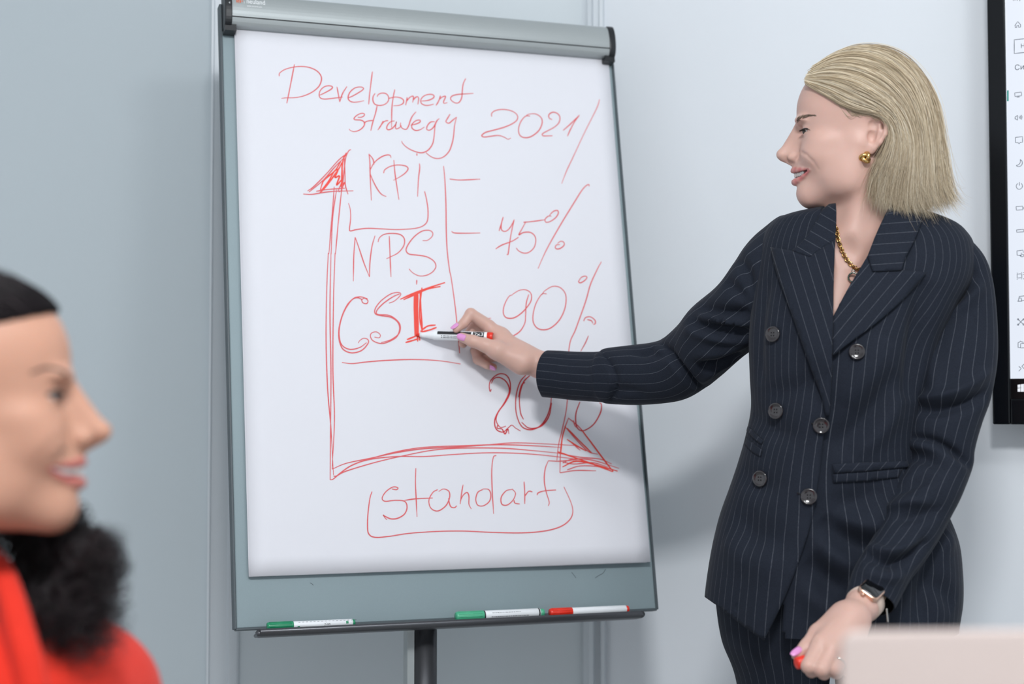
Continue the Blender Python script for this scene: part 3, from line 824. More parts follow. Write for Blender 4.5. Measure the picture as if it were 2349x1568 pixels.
v2, f2 = text_mesh('2x3', 0.0088)
mpr('lettering', [(0.1025 + x * 0.0165 / v2[:, 0].max(), 0.0012 + y) for x, y in v2], f2, M['logo_white'], 0.0003)
rs = np.random.RandomState(7); V = []; F = []
for y in (-0.0012, -0.0042):
    for x0, w in ((0.0455, 0.002), (0.049, 0.005), (0.0547, 0.006), (0.0615, 0.004), (0.066, 0.007)):
        b0 = len(V); V += [(x0, y), (x0 + w, y), (x0 + w, y + 0.0013), (x0, y + 0.0013)]; F.append((b0, b0 + 1, b0 + 2, b0 + 3))
mpr('print_rows', V, F, M['grey_print'])

# ---------------------------------------------------------------- television on the right wall
TVN = NR; TVR = DR
p_ = U(2277, 972, 1.0); v_ = ray(2277, 972)
tv_gap = 0.075
tvp0 = CORNER + NR * tv_gap
def tvhit(px, py, off=0.0): return hit_plane(px, py, tvp0 + TVN * off, TVN)
bl_ = tvhit(2278, 973)
TVW, TVH = 1.46, 0.86
def TP(x, y, z=0.0): return bl_ + TVR * x + ZU * y + TVN * z
def t2(px, py, z=0.0):
    q_ = tvhit(px, py, z) - bl_
    return np.array([np.dot(q_, TVR), q_[2]])
bez = t2(2314, 600)[0]; bbot = t2(2320, 914)[1]
tv = empty('television', TP(TVW / 2, 0, -0.03), 'wall mounted black television showing a pale settings list in Cyrillic', 'television')
b = MB(); b.box(TP(TVW / 2, TVH / 2, -0.028), TVR * TVW / 2, ZU * TVH / 2, TVN * 0.026)
bevel(b.build('back_case', M['black_plastic'], tv, flat=True), 0.004, 2)
for nm, c, hx, hy2 in (('bezel_left', (bez / 2, TVH / 2), bez / 2, TVH / 2), ('bezel_right', (TVW - bez / 2, TVH / 2), bez / 2, TVH / 2),
                       ('bezel_bottom', (TVW / 2, bbot / 2), TVW / 2 - bez, bbot / 2), ('bezel_top', (TVW / 2, TVH - bez / 2), TVW / 2 - bez, bez / 2)):
    b = MB(); b.box(TP(c[0], c[1], 0.0), TVR * hx, ZU * hy2, TVN * 0.006)
    bevel(b.build('bezel', M['tv_body'], tv, flat=True), 0.003, 2)
b = MB(); b.box(TP(TVW / 2, TVH / 2, -0.2 * tv_gap - 0.03), TVR * 0.2, ZU * 0.2, TVN * 0.02)
b.build('wall_bracket', M['dark_metal'], tv, flat=True)
sy0 = t2(2330, 868, -0.001)[1]
b = MB(); b.box(TP(TVW / 2, (sy0 + TVH - bez) / 2, -0.003), TVR * (TVW / 2 - bez), ZU * (TVH - bez - sy0) / 2, TVN * 0.002)
scr = b.build('screen', M['tv_screen'], tv, flat=True)
b = MB(); b.box(TP(TVW / 2, (bbot + sy0) / 2, -0.003), TVR * (TVW / 2 - bez), ZU * (sy0 - bbot) / 2, TVN * 0.002)
b.build('task_bar', M['tv_black'], tv, flat=True)
def C7(l): return [(2200 + x / 3.134, y / 3.136) for x, y in l]
def C8(l): return [(2200 + x / 3.013, 480 + y / 3.015) for x, y in l]
def tvprint(name, lines, w=1.15, m='tv_ink', smooth_=False):
    V = []; F = []
    for l in lines:
        p = np.array([t2(*q_, -0.0008) for q_ in l])
        if smooth_: p = catmull(p, 5)
        else:
            p = np.vstack([np.linspace(p[i], p[i + 1], 4) for i in range(len(p) - 1)])
            keep = np.ones(len(p), bool); keep[1:] = np.linalg.norm(np.diff(p, axis=0), axis=1) > 1e-6; p = p[keep]
        v2, f2 = ribbon2d(p, w * 0.00079)
        b0 = len(V); V += [TP(x, y, -0.0007) for x, y in v2]; F += [tuple(i + b0 for i in q_) for q_ in f2]
    make(name, V, F, M[m], scr)
tvprint('home_icon', [C7(l) for l in [[(400,185),(422,155),(444,180)], [(404,182),(404,198),(415,198),(415,185),(428,182),(428,197),(442,195),(442,178)]]])
tvprint('search_box', [C7([(500,276),(397,286),(397,385),(500,374)])], 1.4)
tvprint('display_icon', [C7(l) for l in [[(400,668),(448,662),(450,688),(402,694),(400,668)], [(425,692),(425,698)], [(415,699),(436,697)]]])
tvprint('sound_icon', [C7(l) for l in [[(403,840),(410,838),(420,828),(420,865),(410,856),(403,856),(403,840)], [(430,838),(435,845),(432,853)], [(438,832),(444,842),(440,856)], [(446,826),(453,840),(448,860)]]])
tvprint('message_icon', [C7([(405,988),(456,982),(457,1022),(440,1024),(432,1034),(424,1026),(406,1026),(405,988)])])
tvprint('moon_icon', [C7([(440,1147),(452,1158),(455,1175),(445,1192),(428,1198),(412,1190),(428,1184),(440,1168),(440,1147)])], smooth_=True)
tvprint('power_icon', [C7([(424,1318),(413,1330),(412,1345),(422,1358),(438,1360),(452,1350),(456,1335),(450,1322),(446,1318)]), C7([(434,1310),(434,1322),(434,1335)])], smooth_=True)
tvprint('battery_icon', [C7([(410,1485),(458,1482),(459,1508),(412,1511),(410,1485)]), C7([(462,1490),(462,1502)])])
tvprint('title_fragment', [C7(l) for l in [[(390,-12),(390,6)], [(418,-12),(418,6)], [(437,-12),(437,8)], [(398,2),(412,-6)]]])
tvprint('storage_icon', [C8([(397,142),(446,138),(447,155),(399,158),(397,142)])])
tvprint('tablet_icon', [C8(l) for l in [[(420,317),(402,318),(400,287),(442,282),(444,300)], [(430,300),(430,322),(422,316),(420,320),(432,328),(444,326),(446,312),(434,310)]]])
tvprint('multitask_icon', [C8(l) for l in [[(402,448),(434,445),(434,472),(402,475),(402,448)], [(400,440),(406,440)], [(430,437),(436,437)], [(400,483),(406,483)], [(430,480),(436,480)], [(444,437),(458,436)], [(444,450),(458,449)], [(444,480),(458,479)]]])
tvprint('project_icon', [C8(l) for l in [[(412,614),(430,612),(432,630),(436,634),(405,636),(412,628),(412,614)], [(415,612),(415,602),(456,597)], [(436,630),(456,628)]]])
tvprint('share_icon', [C8(l) for l in [[(408,760),(445,795)], [(445,758),(408,797)]] + [[(x + 5 * math.cos(k), y + 5 * math.sin(k)) for k in np.linspace(0, 6.28, 9)] for x, y in ((408, 760), (408, 797), (446, 760), (446, 796))]])
tvprint('clipboard_icon', [C8(l) for l in [[(408,920),(408,955),(425,955)], [(408,920),(418,918),(424,910),(432,916),(442,916),(442,925)], [(456,925),(425,928),(425,958),(456,956)]]])
tvprint('remote_icon', [C8(l) for l in [[(413,1085),(430,1100),(413,1118)], [(452,1067),(434,1085),(452,1102)]]])
def tvtext(name, body, px, py, hpx, m='tv_ink'):
    v2, f2 = text_mesh(body, 1.0)
    o_ = t2(px, py, -0.0008); s_ = hpx * 0.00083
    make(name, [TP(o_[0] + x * s_, o_[1] + y * s_, -0.0007) for x, y in v2], f2, M[m], scr)
tvtext('heading', 'Система', 2327, 161, 15.5)
tvtext('search_hint', 'Найти', 2341, 110.5, 13)
def tvquad(name, pts, m):
    make(name, [TP(*t2(*q_, -0.0008), -0.0006) for q_ in pts], [tuple(range(len(pts)))], M[m], scr, flat=True)
tvquad('selection_bar', C7([(345,650),(357,649),(357,727),(345,728)]), 'tv_green')
for x0, x1 in ((405, 424), (427, 449)):
    for y0, y1 in ((1212, 1233), (1237, 1260)):
        tvquad('start_pane', C8([(x0, y0 - (x0 - 405) * 0.12), (x1, y0 - (x1 - 405) * 0.12), (x1, y1), (x0, y1)]), 'tv_white')

# ---------------------------------------------------------------- table and laptop in the foreground
tbl_z = 0.745
tab = empty('meeting_table', (0.55, 0.75, 0), 'white meeting table under the open laptop', 'table')
b = MB(); b.box((0.62, 0.82, tbl_z - 0.0125), (0.62, 0, 0), (0, 0.42, 0), (0, 0, 0.0125))
bevel(b.build('table_top', M['table'], tab, flat=True), 0.003, 2)
for sx, sy in ((0.05, 0.46), (1.19, 0.46), (0.05, 1.18), (1.19, 1.18)):
    b = MB(); b.box((sx, sy, (tbl_z - 0.025) / 2), (0.02, 0, 0), (0, 0.02, 0), (0, 0, (tbl_z - 0.025) / 2))
    b.build('leg', M['table_leg'], tab, flat=True)
LD = 1.06
lc = U(1929, 1446, LD)                          # top left corner of the lid
LR = nrm(np.array([1.0, 0.05, 0.0])); LF = np.array([-LR[1], LR[0], 0])   # LF: away from the camera
LWd, LDp = 0.305, 0.215
lbase = lc[2] - (tbl_z + 0.012)
tilt = 0.10
LUv = nrm(ZU - LF * math.tan(tilt)); Lh = lbase / LUv[2]
lap = empty('laptop', (lc[0] + LR[0] * LWd / 2, lc[1] + 0.1, tbl_z), 'open laptop with pale rose metal lid in the near right corner', 'laptop')
def rr_plate(c, ex, ey, en, w, h, t, r, n=8):
    pr = []
    for (sx, sy, a0) in ((1, 1, 0), (-1, 1, 90), (-1, -1, 180), (1, -1, 270)):
        for k in range(n + 1):
            w_ = math.radians(a0 + 90 * k / n)
            pr.append((sx * (w / 2 - r) + r * math.cos(w_), sy * (h / 2 - r) + r * math.sin(w_)))
    b = MB(); b.extrude(pr, np.asarray(c) - np.asarray(en) * t / 2, np.asarray(en) * t, ex, ey)
    return b
lcen = lc + LR * LWd / 2 - LUv * Lh / 2
bevel(rr_plate(lcen, LR, LUv, np.cross(LR, LUv), LWd, Lh, 0.006, 0.011).build('lid', M['laptop'], lap), 0.002, 3, 50)
bevel(rr_plate(lcen + np.cross(LUv, LR) * 0.0035, LR, LUv, np.cross(LR, LUv), LWd - 0.012, Lh - 0.014, 0.001, 0.006).build('display', M['tv_black'], lap), 0.0003, 1)
bas = lc + LR * LWd / 2 - LUv * Lh + LF * (LDp / 2 + 0.002); bas[2] = tbl_z + 0.0065
bevel(rr_plate(bas, LR, LF, ZU, LWd, LDp, 0.012, 0.011).build('base', M['laptop'], lap), 0.002, 3, 50)
keys = MB()
for r_ in range(5):
    for c_ in range(13):
        keys.box(bas + LR * ((c_ - 6) * 0.0205) + LF * ((r_ - 2) * 0.018 - 0.03) + ZU * 0.0068, LR * 0.0085, LF * 0.0075, ZU * 0.0006)
keys.build('keyboard', M['black_plastic'], lap, flat=True)
b = MB(); b.box(bas + LF * 0.062 + ZU * 0.0062, LR * 0.055, LF * 0.034, ZU * 0.0003)
b.build('touchpad', M['laptop'], lap, flat=True)
q = MB(); hq = lc + LR * LWd / 2 - LUv * Lh
q.tube([hq - LR * 0.11 + ZU * 0.001, hq + LR * 0.11 + ZU * 0.001], 0.004, 10)
q.build('hinge', M['dark_metal'], lap)
# ---------------------------------------------------------------- implicit surfaces
class Cone:
    def __init__(s, a, b, r1, r2, flat=None, fs=1.0):
        s.a = np.asarray(a, float); s.b = np.asarray(b, float); s.r1 = r1; s.r2 = r2
        s.n = None if flat is None else nrm(flat); s.fs = fs
    def __call__(s, P):
        ba = s.b - s.a; pa = P - s.a
        if s.n is not None:            # flattened along n by factor fs (<1 thinner)
            k = pa @ s.n
            pa = pa + np.outer(k * (1 / s.fs - 1), s.n)
        t = np.clip((pa @ ba) / max(ba @ ba, 1e-12), 0, 1)
        d = np.linalg.norm(pa - np.outer(t, ba), axis=1) - (s.r1 + (s.r2 - s.r1) * t)
        return d if s.n is None else d * (0.5 + 0.5 * s.fs)
class Ell:
    def __init__(s, c, r, ax=None):
        s.c = np.asarray(c, float); s.r = np.asarray(r, float); s.A = np.eye(3) if ax is None else np.asarray(ax)
    def __call__(s, P):
        q = (P - s.c) @ s.A.T
        k0 = np.linalg.norm(q / s.r, axis=1); k1 = np.linalg.norm(q / s.r ** 2, axis=1)
        return k0 * (k0 - 1) / np.maximum(k1, 1e-9)
class Half:
    def __init__(s, p, n): s.p = np.asarray(p, float); s.n = nrm(n)
    def __call__(s, P): return (P - s.p) @ s.n

def apply_ops(ops, P):
    d = np.full(len(P), 1.0)
    for op, pr, k in ops:
        e = pr(P)
        if op == '+':
            h = np.maximum(k - np.abs(d - e), 0) / k
            d = np.minimum(d, e) - h * h * k * 0.25
        else:
            if op == '-': e = -e
            h = np.maximum(k - np.abs(d - e), 0) / k
            d = np.maximum(d, e) + h * h * k * 0.25
    return d

def nets(ops, lo, hi, h, B=20):
    lo = np.asarray(lo, float); hi = np.asarray(hi, float)
    nb = np.ceil((hi - lo) / (h * B)).astype(int) + 1
    N = nb * B + 4
    R = h * B * math.sqrt(3) / 2
    I = np.stack(np.meshgrid(*[np.arange(k) for k in nb], indexing='ij'), -1).reshape(-1, 3)
    Cn = lo + (I + 0.5) * h * B
    kd = np.array([p(Cn) for _, p, _ in ops])
    d = apply_ops([(o, (lambda P, q=kd[i]: q), k) for i, (o, _, k) in enumerate(ops)], Cn)
    sel = np.where(np.abs(d) < R * 2.2 + 0.006)[0]
    g = np.stack(np.meshgrid(*[np.arange(B + 1)] * 3, indexing='ij'), -1).reshape(-1, 3)
    vid, vpos, quads = [], [], []
    def gid(c): return ((c[..., 0] + 1) * N[1] + c[..., 1] + 1) * N[2] + c[..., 2] + 1
    offs = np.array([[i, j, k] for i in (0, 1) for j in (0, 1) for k in (0, 1)])
    edges = [(0, 4), (1, 5), (2, 6), (3, 7), (0, 2), (1, 3), (4, 6), (5, 7), (0, 1), (2, 3), (4, 5), (6, 7)]
    for b in sel:
        sub = [ops[i] for i in range(len(ops)) if (ops[i][0] == '&') or kd[i, b] < R * 2.0 + ops[i][2] + 0.003]
        if not sub: continue
        base = I[b] * B
        P = lo + (base + g) * h
        D = apply_ops(sub, P).reshape(B + 1, B + 1, B + 1)
        s = D < 0
        if s.all() or not s.any(): continue
        c8 = np.stack([s[o[0]:B + o[0], o[1]:B + o[1], o[2]:B + o[2]] for o in offs])
        m = c8.any(0) & ~c8.all(0)
        ci = np.argwhere(m)
        if len(ci) == 0: continue
        dv = np.stack([D[ci[:, 0] + o[0], ci[:, 1] + o[1], ci[:, 2] + o[2]] for o in offs])
        acc = np.zeros((len(ci), 3)); cnt = np.zeros(len(ci))
        for e0, e1 in edges:
            d0, d1 = dv[e0], dv[e1]
            x = (d0 < 0) != (d1 < 0)
            t = np.where(x, d0 / np.where(x, d0 - d1, 1), 0)
            pt = offs[e0] + t[:, None] * (offs[e1] - offs[e0])
            acc += pt * x[:, None]; cnt += x
        vpos.append(lo + (base + ci + acc / cnt[:, None]) * h); vid.append(gid(base + ci))
        for ax in range(3):
            sl0 = [slice(0, B)] * 3; sl1 = [slice(0, B)] * 3; sl1[ax] = slice(1, B + 1)
            s0 = s[tuple(sl0)]; s1 = s[tuple(sl1)]
            x = np.argwhere(s0 != s1)
            if len(x) == 0: continue
            inside = s0[x[:, 0], x[:, 1], x[:, 2]]
            u, v = [(1, 2), (2, 0), (0, 1)][ax]
            c = base + x
            du = np.zeros(3, int); du[u] = 1; dw = np.zeros(3, int); dw[v] = 1
            q = np.stack([gid(c - du - dw), gid(c - dw), gid(c), gid(c - du)], 1)
            q[~inside] = q[~inside][:, ::-1]
            quads.append(q)
    vid = np.concatenate(vid); vpos = np.concatenate(vpos); quads = np.concatenate(quads)
    vid, ix = np.unique(vid, return_index=True); vpos = vpos[ix]
    pos = np.searchsorted(vid, quads); pos = np.minimum(pos, len(vid) - 1)
    ok = (vid[pos] == quads).all(1)
    return vpos, pos[ok]

def relax(v, f, it=2, lam=0.5):
    n = len(v)
    e = np.vstack([f[:, [0, 1]], f[:, [1, 2]], f[:, [2, 3]], f[:, [3, 0]]])
    e = np.unique(np.sort(e, 1), axis=0)
    deg = np.bincount(e.ravel(), minlength=n)[:, None]
    for _ in range(it):
        a = np.zeros_like(v)
        for k in range(3):
            a[:, k] = np.bincount(e[:, 0], v[e[:, 1], k], n) + np.bincount(e[:, 1], v[e[:, 0], k], n)
        v = v + lam * (a / np.maximum(deg, 1) - v)
    return v

def chain(pts, rs, k, op='+', **kw):
    return [(op, Cone(pts[i], pts[i + 1], rs[i], rs[i + 1], **kw), k) for i in range(len(pts) - 1)]

# ---------------------------------------------------------------- cloth
def loft_mesh(rings, closed=True):
    nr, nt = rings.shape[:2]
    v = rings.reshape(-1, 3)
    f = []
    for i in range(nr - 1):
        for k in range(nt if closed else nt - 1):
            k2 = (k + 1) % nt
            f.append((i * nt + k, i * nt + k2, (i + 1) * nt + k2, (i + 1) * nt + k))
    return v, np.array(f)

def vnormals(v, f):
    a = v[f[:, 1]] - v[f[:, 3]]; b = v[f[:, 2]] - v[f[:, 0]]
    fn = np.cross(b, a) * -1
    n = np.zeros_like(v)
    for k in range(4):
        np.add.at(n, f[:, k], fn)
    return n / (np.linalg.norm(n, axis=1)[:, None] + 1e-12)

def bvh(v, f): return BVHTree.FromPolygons([tuple(x) for x in v], [tuple(x) for x in f])

def cast(tree, px, py, default=None):
    r = ray(px, py)
    h = tree.ray_cast(Vector(CAM), Vector(r), 10)
    if h[0] is None: return default
    return np.array(h[0])

def crease(v, n, tree, pts, amp, sig, step=0.0, taper=True, default_d=2.35):
    """raise (amp>0) or press (amp<0) the cloth along a line; step adds a fold lip on the side left of the line"""
    P = []
    for q in catmull(pts, 5):
        h = cast(tree, q[0], q[1])
        if h is None:
            h = U(q[0], q[1], default_d) if not P else P[-1] + 0 * P[-1]
            continue
        P.append(h)
    if len(P) < 2: return v
    P = np.array(P)
    best = np.full(len(v), 1e9); tt = np.zeros(len(v)); sd = np.zeros(len(v))
    m = len(P) - 1
    box = ((v > P.min(0) - 5 * sig) & (v < P.max(0) + 5 * sig)).all(1)
    ix = np.where(box)[0]
    vv = v[ix]; bb = np.full(len(ix), 1e9); t2_ = np.zeros(len(ix)); s2_ = np.zeros(len(ix))
    for i in range(m):
        ab = P[i + 1] - P[i]; pa = vv - P[i]
        t = np.clip((pa @ ab) / max(ab @ ab, 1e-12), 0, 1)
        off = pa - np.outer(t, ab); d = np.linalg.norm(off, axis=1)
        upd = d < bb
        bb[upd] = d[upd]; t2_[upd] = (i + t[upd]) / m
        s2_[upd] = np.einsum('ij,ij->i', np.cross(np.broadcast_to(nrm(ab), vv.shape), n[ix]), off)[upd]
    w = np.exp(-(bb / sig) ** 2)
    if taper: w = w * np.sqrt(np.clip(np.sin(np.pi * np.clip(t2_, 0.0, 1.0)), 0, 1) + 0.02)
    disp = amp * w
    if step:
        tp = np.sqrt(np.clip(np.sin(np.pi * np.clip(t2_, 0, 1)), 0, 1)) if taper else 1.0
        lip = np.exp(-np.abs(s2_) / (3 * sig)) * np.exp(-(bb / (6 * sig)) ** 2)
        disp = disp + tp * step * lip * np.tanh(s2_ / (0.35 * sig))
    v = v.copy(); v[ix] += n[ix] * disp[:, None]
    return v
def build_head(HP, HS, HAX, neck):
    """skull, face, ears and neck as implicit shapes; pixel-like face units, HS of them per metre"""
    eW = HAX[2]
    def hr(*r): return np.array(r) / HS
    ops = []
    def ad(op, prim, k): ops.append((op, prim, k / HS))
    def E2(px, py, w, ru, rv, rw): return Ell(HP(px, py, w), hr(ru, rv, rw), HAX)
    def C2(a, b, r1, r2): return Cone(HP(*a), HP(*b), r1 / HS, r2 / HS)
    ad('+', E2(1982, 256, 0, 134, 126, 106), 1)
    ad('+', E2(1915, 252, 0, 82, 92, 84), 36)
    ad('+', E2(1918, 340, 0, 84, 96, 86), 30)
    ad('+', E2(1886, 388, 0, 62, 50, 56), 26)
    ad('+', E2(1864, 436, 0, 35, 31, 36), 22)
    for s in (-1, 1):
        ad('+', C2((1868, 446, 18 * s), (1948, 416, 62 * s), 22, 26), 34)
        ad('+', C2((1948, 416, 62 * s), (1972, 340, 78 * s), 26, 22), 40)
        ad('+', E2(1932, 388, 58 * s, 44, 50, 28), 40)
        ad('+', E2(1880, 352, 54 * s, 36, 32, 32), 24)              # cheek
        ad('+', E2(1900, 325, 66 * s, 34, 18, 22), 22)              # cheekbone
    ad('+', E2(1922, 424, 0, 66, 42, 58), 24)
    ad('-', E2(1880, 500, 0, 60, 24, 90), 16)
    # neck and nape
    ad('+', Cone(HP(1996, 380, -5), neck, 60 / HS, 64 / HS), 24)
    # brow and sockets
    for s in (-1, 1):
        ad('-', E2(1833, 299, 40 * s, 20, 15, 26), 16)
        ad('+', E2(1845, 274, 34 * s, 18, 9, 32), 14)
        ad('+', E2(1864, 300, 44 * s, 20, 19, 20), 6)             # lid over the eyeball
    # nose
    ad('+', C2((1834, 290, 0), (1808, 336, 0), 11, 13.5), 10)
    ad('+', C2((1842, 302, 0), (1830, 350, 0), 15, 22), 14)
    ad('+', E2(1797.5, 348, 0, 15, 14, 15), 8)
    for s in (-1, 1):
        ad('+', E2(1823, 356, 16 * s, 14, 10.5, 9), 5)
    ad('+', C2((1800, 357, 0), (1822, 369, 0), 8, 8), 6)
    for s in (-1, 1):
        ad('-', E2(1811, 366.5, 9.5 * s, 9, 4.5, 5), 3)
        ad('-', C2((1838, 349, 30 * s), (1830, 362, 26 * s), 3.5, 3), 5)      # wing crease
    def surf(px, py, s=1, lst=None):
        w_ = np.linspace(125, 0, 84)
        P = HP(px, py, 0) + np.outer(w_ * s, eW) / HS
        dd = apply_ops(lst or ops, P)
        return float(w_[np.argmax(dd < 0)]) if (dd < 0).any() else 0.0
    _snap = list(ops)
    for s in (-1, 1):
        fold = [(1841, 349), (1853, 358), (1868, 374), (1879, 392)]
        pts = [HP(x, y, s * (surf(x, y, 1, _snap) + 2.3)) for x, y in fold]
        ops.extend(chain(pts, [2.0 / HS, 1.8 / HS, 1.3 / HS, 0.8 / HS], 5 / HS, '-'))
    # mouth
    ad('-', E2(1812, 425, 0, 13, 12, 40), 10)
    LIPS = []; CAVITY = []
    _snap = list(ops)
    def lipw(x, y, dw): return surf(x, y, 1, _snap) + dw
    upl = [(1823, 386.5, 0, 7.5), (1827, 386, 13, 7.5), (1835, 387, lipw(1835, 388, -3), 6.0), (1847, 388, lipw(1847, 388, -1.5), 4.6), (1860, 388.5, lipw(1860, 389, -0.5), 2.4)]
    lol = [(1825.5, 412.5, 0, 8.5), (1829, 412, 13, 8.5), (1837, 409, lipw(1837, 409, -3), 7.4), (1848, 401, lipw(1848, 401, -2), 5.6), (1860, 390.5, lipw(1860, 390, -0.5), 2.4)]
    cav = [(1822, 399.5, 0, 7.0), (1829, 399, 15, 6.6), (1838, 397.5, lipw(1838, 398, -3), 5.6), (1848, 394, lipw(1848, 394, -1), 3.6), (1858, 389.5, lipw(1858, 390, 1), 1.5)]
    for s in (-1, 1):
        for lst, dst in ((upl, LIPS), (lol, LIPS), (cav, CAVITY)):
            for p0, p1 in zip(lst[:-1], lst[1:]):
                dst.append(C2((p0[0], p0[1], p0[2] * s), (p1[0], p1[1], p1[2] * s), p0[3], p1[3]))
    for p in LIPS: ad('+', p, 4)
    for p in CAVITY: ad('-', p, 2)
    # eye slit
    for s in (-1, 1):
        ad('-', Ell(HP(1846, 301.5, 51 * s), hr(19, 2.2, 14), HAX), 2)
    # ears
    def ear(s):
        W0 = 88 * s
        hel = [(1984, 308), (1985, 292), (1995, 281), (2010, 278), (2025, 286), (2031, 303), (2027, 321), (2016, 338), (2004, 350)]
        out = [('+', E2(2003, 318, W0 - 2 * s, 24, 36, 6), 5 / HS)]
        pts = [HP(x, y, W0 + s * (4 + 10 * smooth(x, 1985, 2030))) for x, y in hel]
        out += chain(pts, [r / HS for r in (4, 5.5, 6, 6, 6, 6, 5.5, 5.5, 6)], 4 / HS)
        out += [('+', E2(1997, 351, W0 + 5 * s, 11, 13, 6), 6 / HS)]
        out += chain([HP(2012, 296, W0 + 8 * s), HP(2017, 314, W0 + 8 * s), HP(2008, 334, W0 + 7 * s), HP(1996, 341, W0 + 6 * s)], [4 / HS, 5 / HS, 5 / HS, 4 / HS], 5 / HS)
        out += [('+', C2((1978, 318, W0 + 2 * s), (1984, 330, W0 + 6 * s), 6, 5.5), 5 / HS)]
        out += [('-', E2(1998, 325, W0 + 9 * s, 9, 13, 8), 6 / HS)]
        out += [('-', E2(2003, 298, W0 + 11 * s, 11, 9, 6), 6 / HS)]
        return out
    ops.extend(ear(1) + ear(-1))
    return ops, LIPS, CAVITY, cav, surf
# ---------------------------------------------------------------- woman: body
HD = 2.38
HS = FPX / HD                                   # photograph pixels per metre at her head
HO = U(1975, 300, HD)
eW = nrm(CAM - HO); eW = nrm(eW * np.array([1, 1, 0.35]))
eU = nrm(np.cross(eW, ZU)); eU = eU if eU[0] < 0 else -eU      # the way she faces
eV = np.cross(eU, eW); eV = eV if eV[2] > 0 else -eV
HAX = np.array([eU, eV, eW])
def HP(px, py, w=0.0): return HO + (eU * (1975 - px) + eV * (300 - py) + eW * w) / HS
def hr(*r): return np.array(r) / HS
ops, LIPS, CAVITY, CAVP, surf = build_head(HP, HS, HAX, U(1990, 545, 2.392))
def E2(px, py, w, ru, rv, rw): return Ell(HP(px, py, w), hr(ru, rv, rw), HAX)
def C2(a, b, r1, r2): return Cone(HP(*a), HP(*b), r1 / HS, r2 / HS)
head_ops = list(ops)
# chest, shoulders, arms
SHR = U(1815, 610, 2.45); SHL = U(2190, 640, 2.375)
ELR = U(1578, 838, 2.565); ELL = U(2168, 1035, 2.335)
WRR = at_paper(1238, 836, 0.085); WRL = U(1980, 1386, 2.185)
def am(a, b, r1, r2, k=0.03, **kw): ops.append(('+', Cone(a, b, r1, r2, **kw), k))
am(U(1985, 590, 2.43), U(1950, 1180, 2.42), 0.085, 0.09)
am(U(1850, 610, 2.45), U(2130, 620, 2.41), 0.05, 0.05)
am(U(1880, 760, 2.43), U(2040, 770, 2.41), 0.06, 0.06)
am(U(1985, 520, 2.40), U(1865, 580, 2.44), 0.042, 0.03, 0.05)
am(U(1985, 520, 2.40), U(2110, 590, 2.40), 0.042, 0.03, 0.05)
am(U(1930, 575, 2.365), U(1915, 720, 2.345), 0.022, 0.03, 0.05)
for a, b in ((U(1958, 575, 2.357), U(2035, 545, 2.372)), (U(1925, 575, 2.360), U(1880, 550, 2.385))):
    am(a, b, 0.007, 0.006, 0.012)                                # collar bones
ops.append(('+', Cone(HP(1996, 388, 58), U(1944, 566, 2.352), 0.011, 0.008), 0.02))   # neck muscle
ops.append(('-', Ell(U(1943, 570, 2.326), [0.010, 0.010, 0.012]), 0.02))             # notch between the collar bones
am(U(1830, 1200, 2.42), U(2010, 1200, 2.40), 0.085, 0.085)
am(SHR, ELR, 0.038, 0.032); am(ELR, U(1390, 868, 2.632), 0.032, 0.024); am(U(1390, 868, 2.632), WRR, 0.024, 0.0225)
am(SHL, ELL, 0.036, 0.032); am(ELL, U(2040, 1300, 2.255), 0.028, 0.019, 0.01); am(U(2040, 1300, 2.255), WRL, 0.019, 0.0215, 0.01)

# right hand, holding the marker
hk = 0.006
def rh(px, py, off): return at_paper(px, py, off)
hn = nrm(CAM - rh(1150, 790, 0.05))
R_ = []
R_ += [('+', Cone(WRR, rh(1190, 812, 0.080), 0.0215, 0.020), 0.01)]
R_ += [('+', Cone(rh(1205, 820, 0.078), rh(1124, 753, 0.052), 0.020, 0.0125), 0.012)]
R_ += [('+', Cone(rh(1205, 822, 0.074), rh(1136, 778, 0.036), 0.019, 0.0130), 0.012)]
R_ += [('+', Cone(rh(1205, 826, 0.070), rh(1146, 797, 0.024), 0.018, 0.0125), 0.012)]
R_ += [('+', Cone(rh(1205, 830, 0.066), rh(1160, 812, 0.014), 0.017, 0.0115), 0.012)]
R_ += [('+', Cone(rh(1195, 832, 0.088), rh(1140, 803, 0.083), 0.020, 0.0160), 0.014)]       # thenar
R_ += [('+', Cone(rh(1140, 803, 0.085), rh(1112, 791, 0.078), 0.0150, 0.0122), 0.008)]
R_ += [('+', Cone(rh(1146, 790, 0.068), rh(1152, 768, 0.054), 0.0110, 0.0110), 0.014)]       # web
R_ += chain([rh(1112, 791, 0.078), rh(1084, 782, 0.069), rh(1059, 773, 0.0585)], [0.0118, 0.0103, 0.0080], 0.004)
R_ += chain([rh(1121, 748, 0.052), rh(1080, 719.5, 0.052), rh(1064, 741, 0.050), rh(1047, 755, 0.0465)], [0.0120, 0.0100, 0.0084, 0.0068], 0.003)
R_ += chain([rh(1128, 768, 0.036), rh(1088, 748, 0.020), rh(1070, 774, 0.016), rh(1062, 788, 0.020)], [0.0120, 0.0098, 0.0084, 0.0075], 0.003)
R_ += chain([rh(1142, 795, 0.024), rh(1092, 803, 0.011), rh(1096, 824, 0.020), rh(1118, 838, 0.034)], [0.0115, 0.0095, 0.0085, 0.0072], 0.003)
R_ += chain([rh(1155, 812, 0.014), rh(1112, 822, 0.008), rh(1116, 836, 0.014), rh(1132, 842, 0.022)], [0.0105, 0.0085, 0.0075, 0.0065], 0.003)
ops += [(o, p, max(k, 0.0025)) for o, p, k in R_]
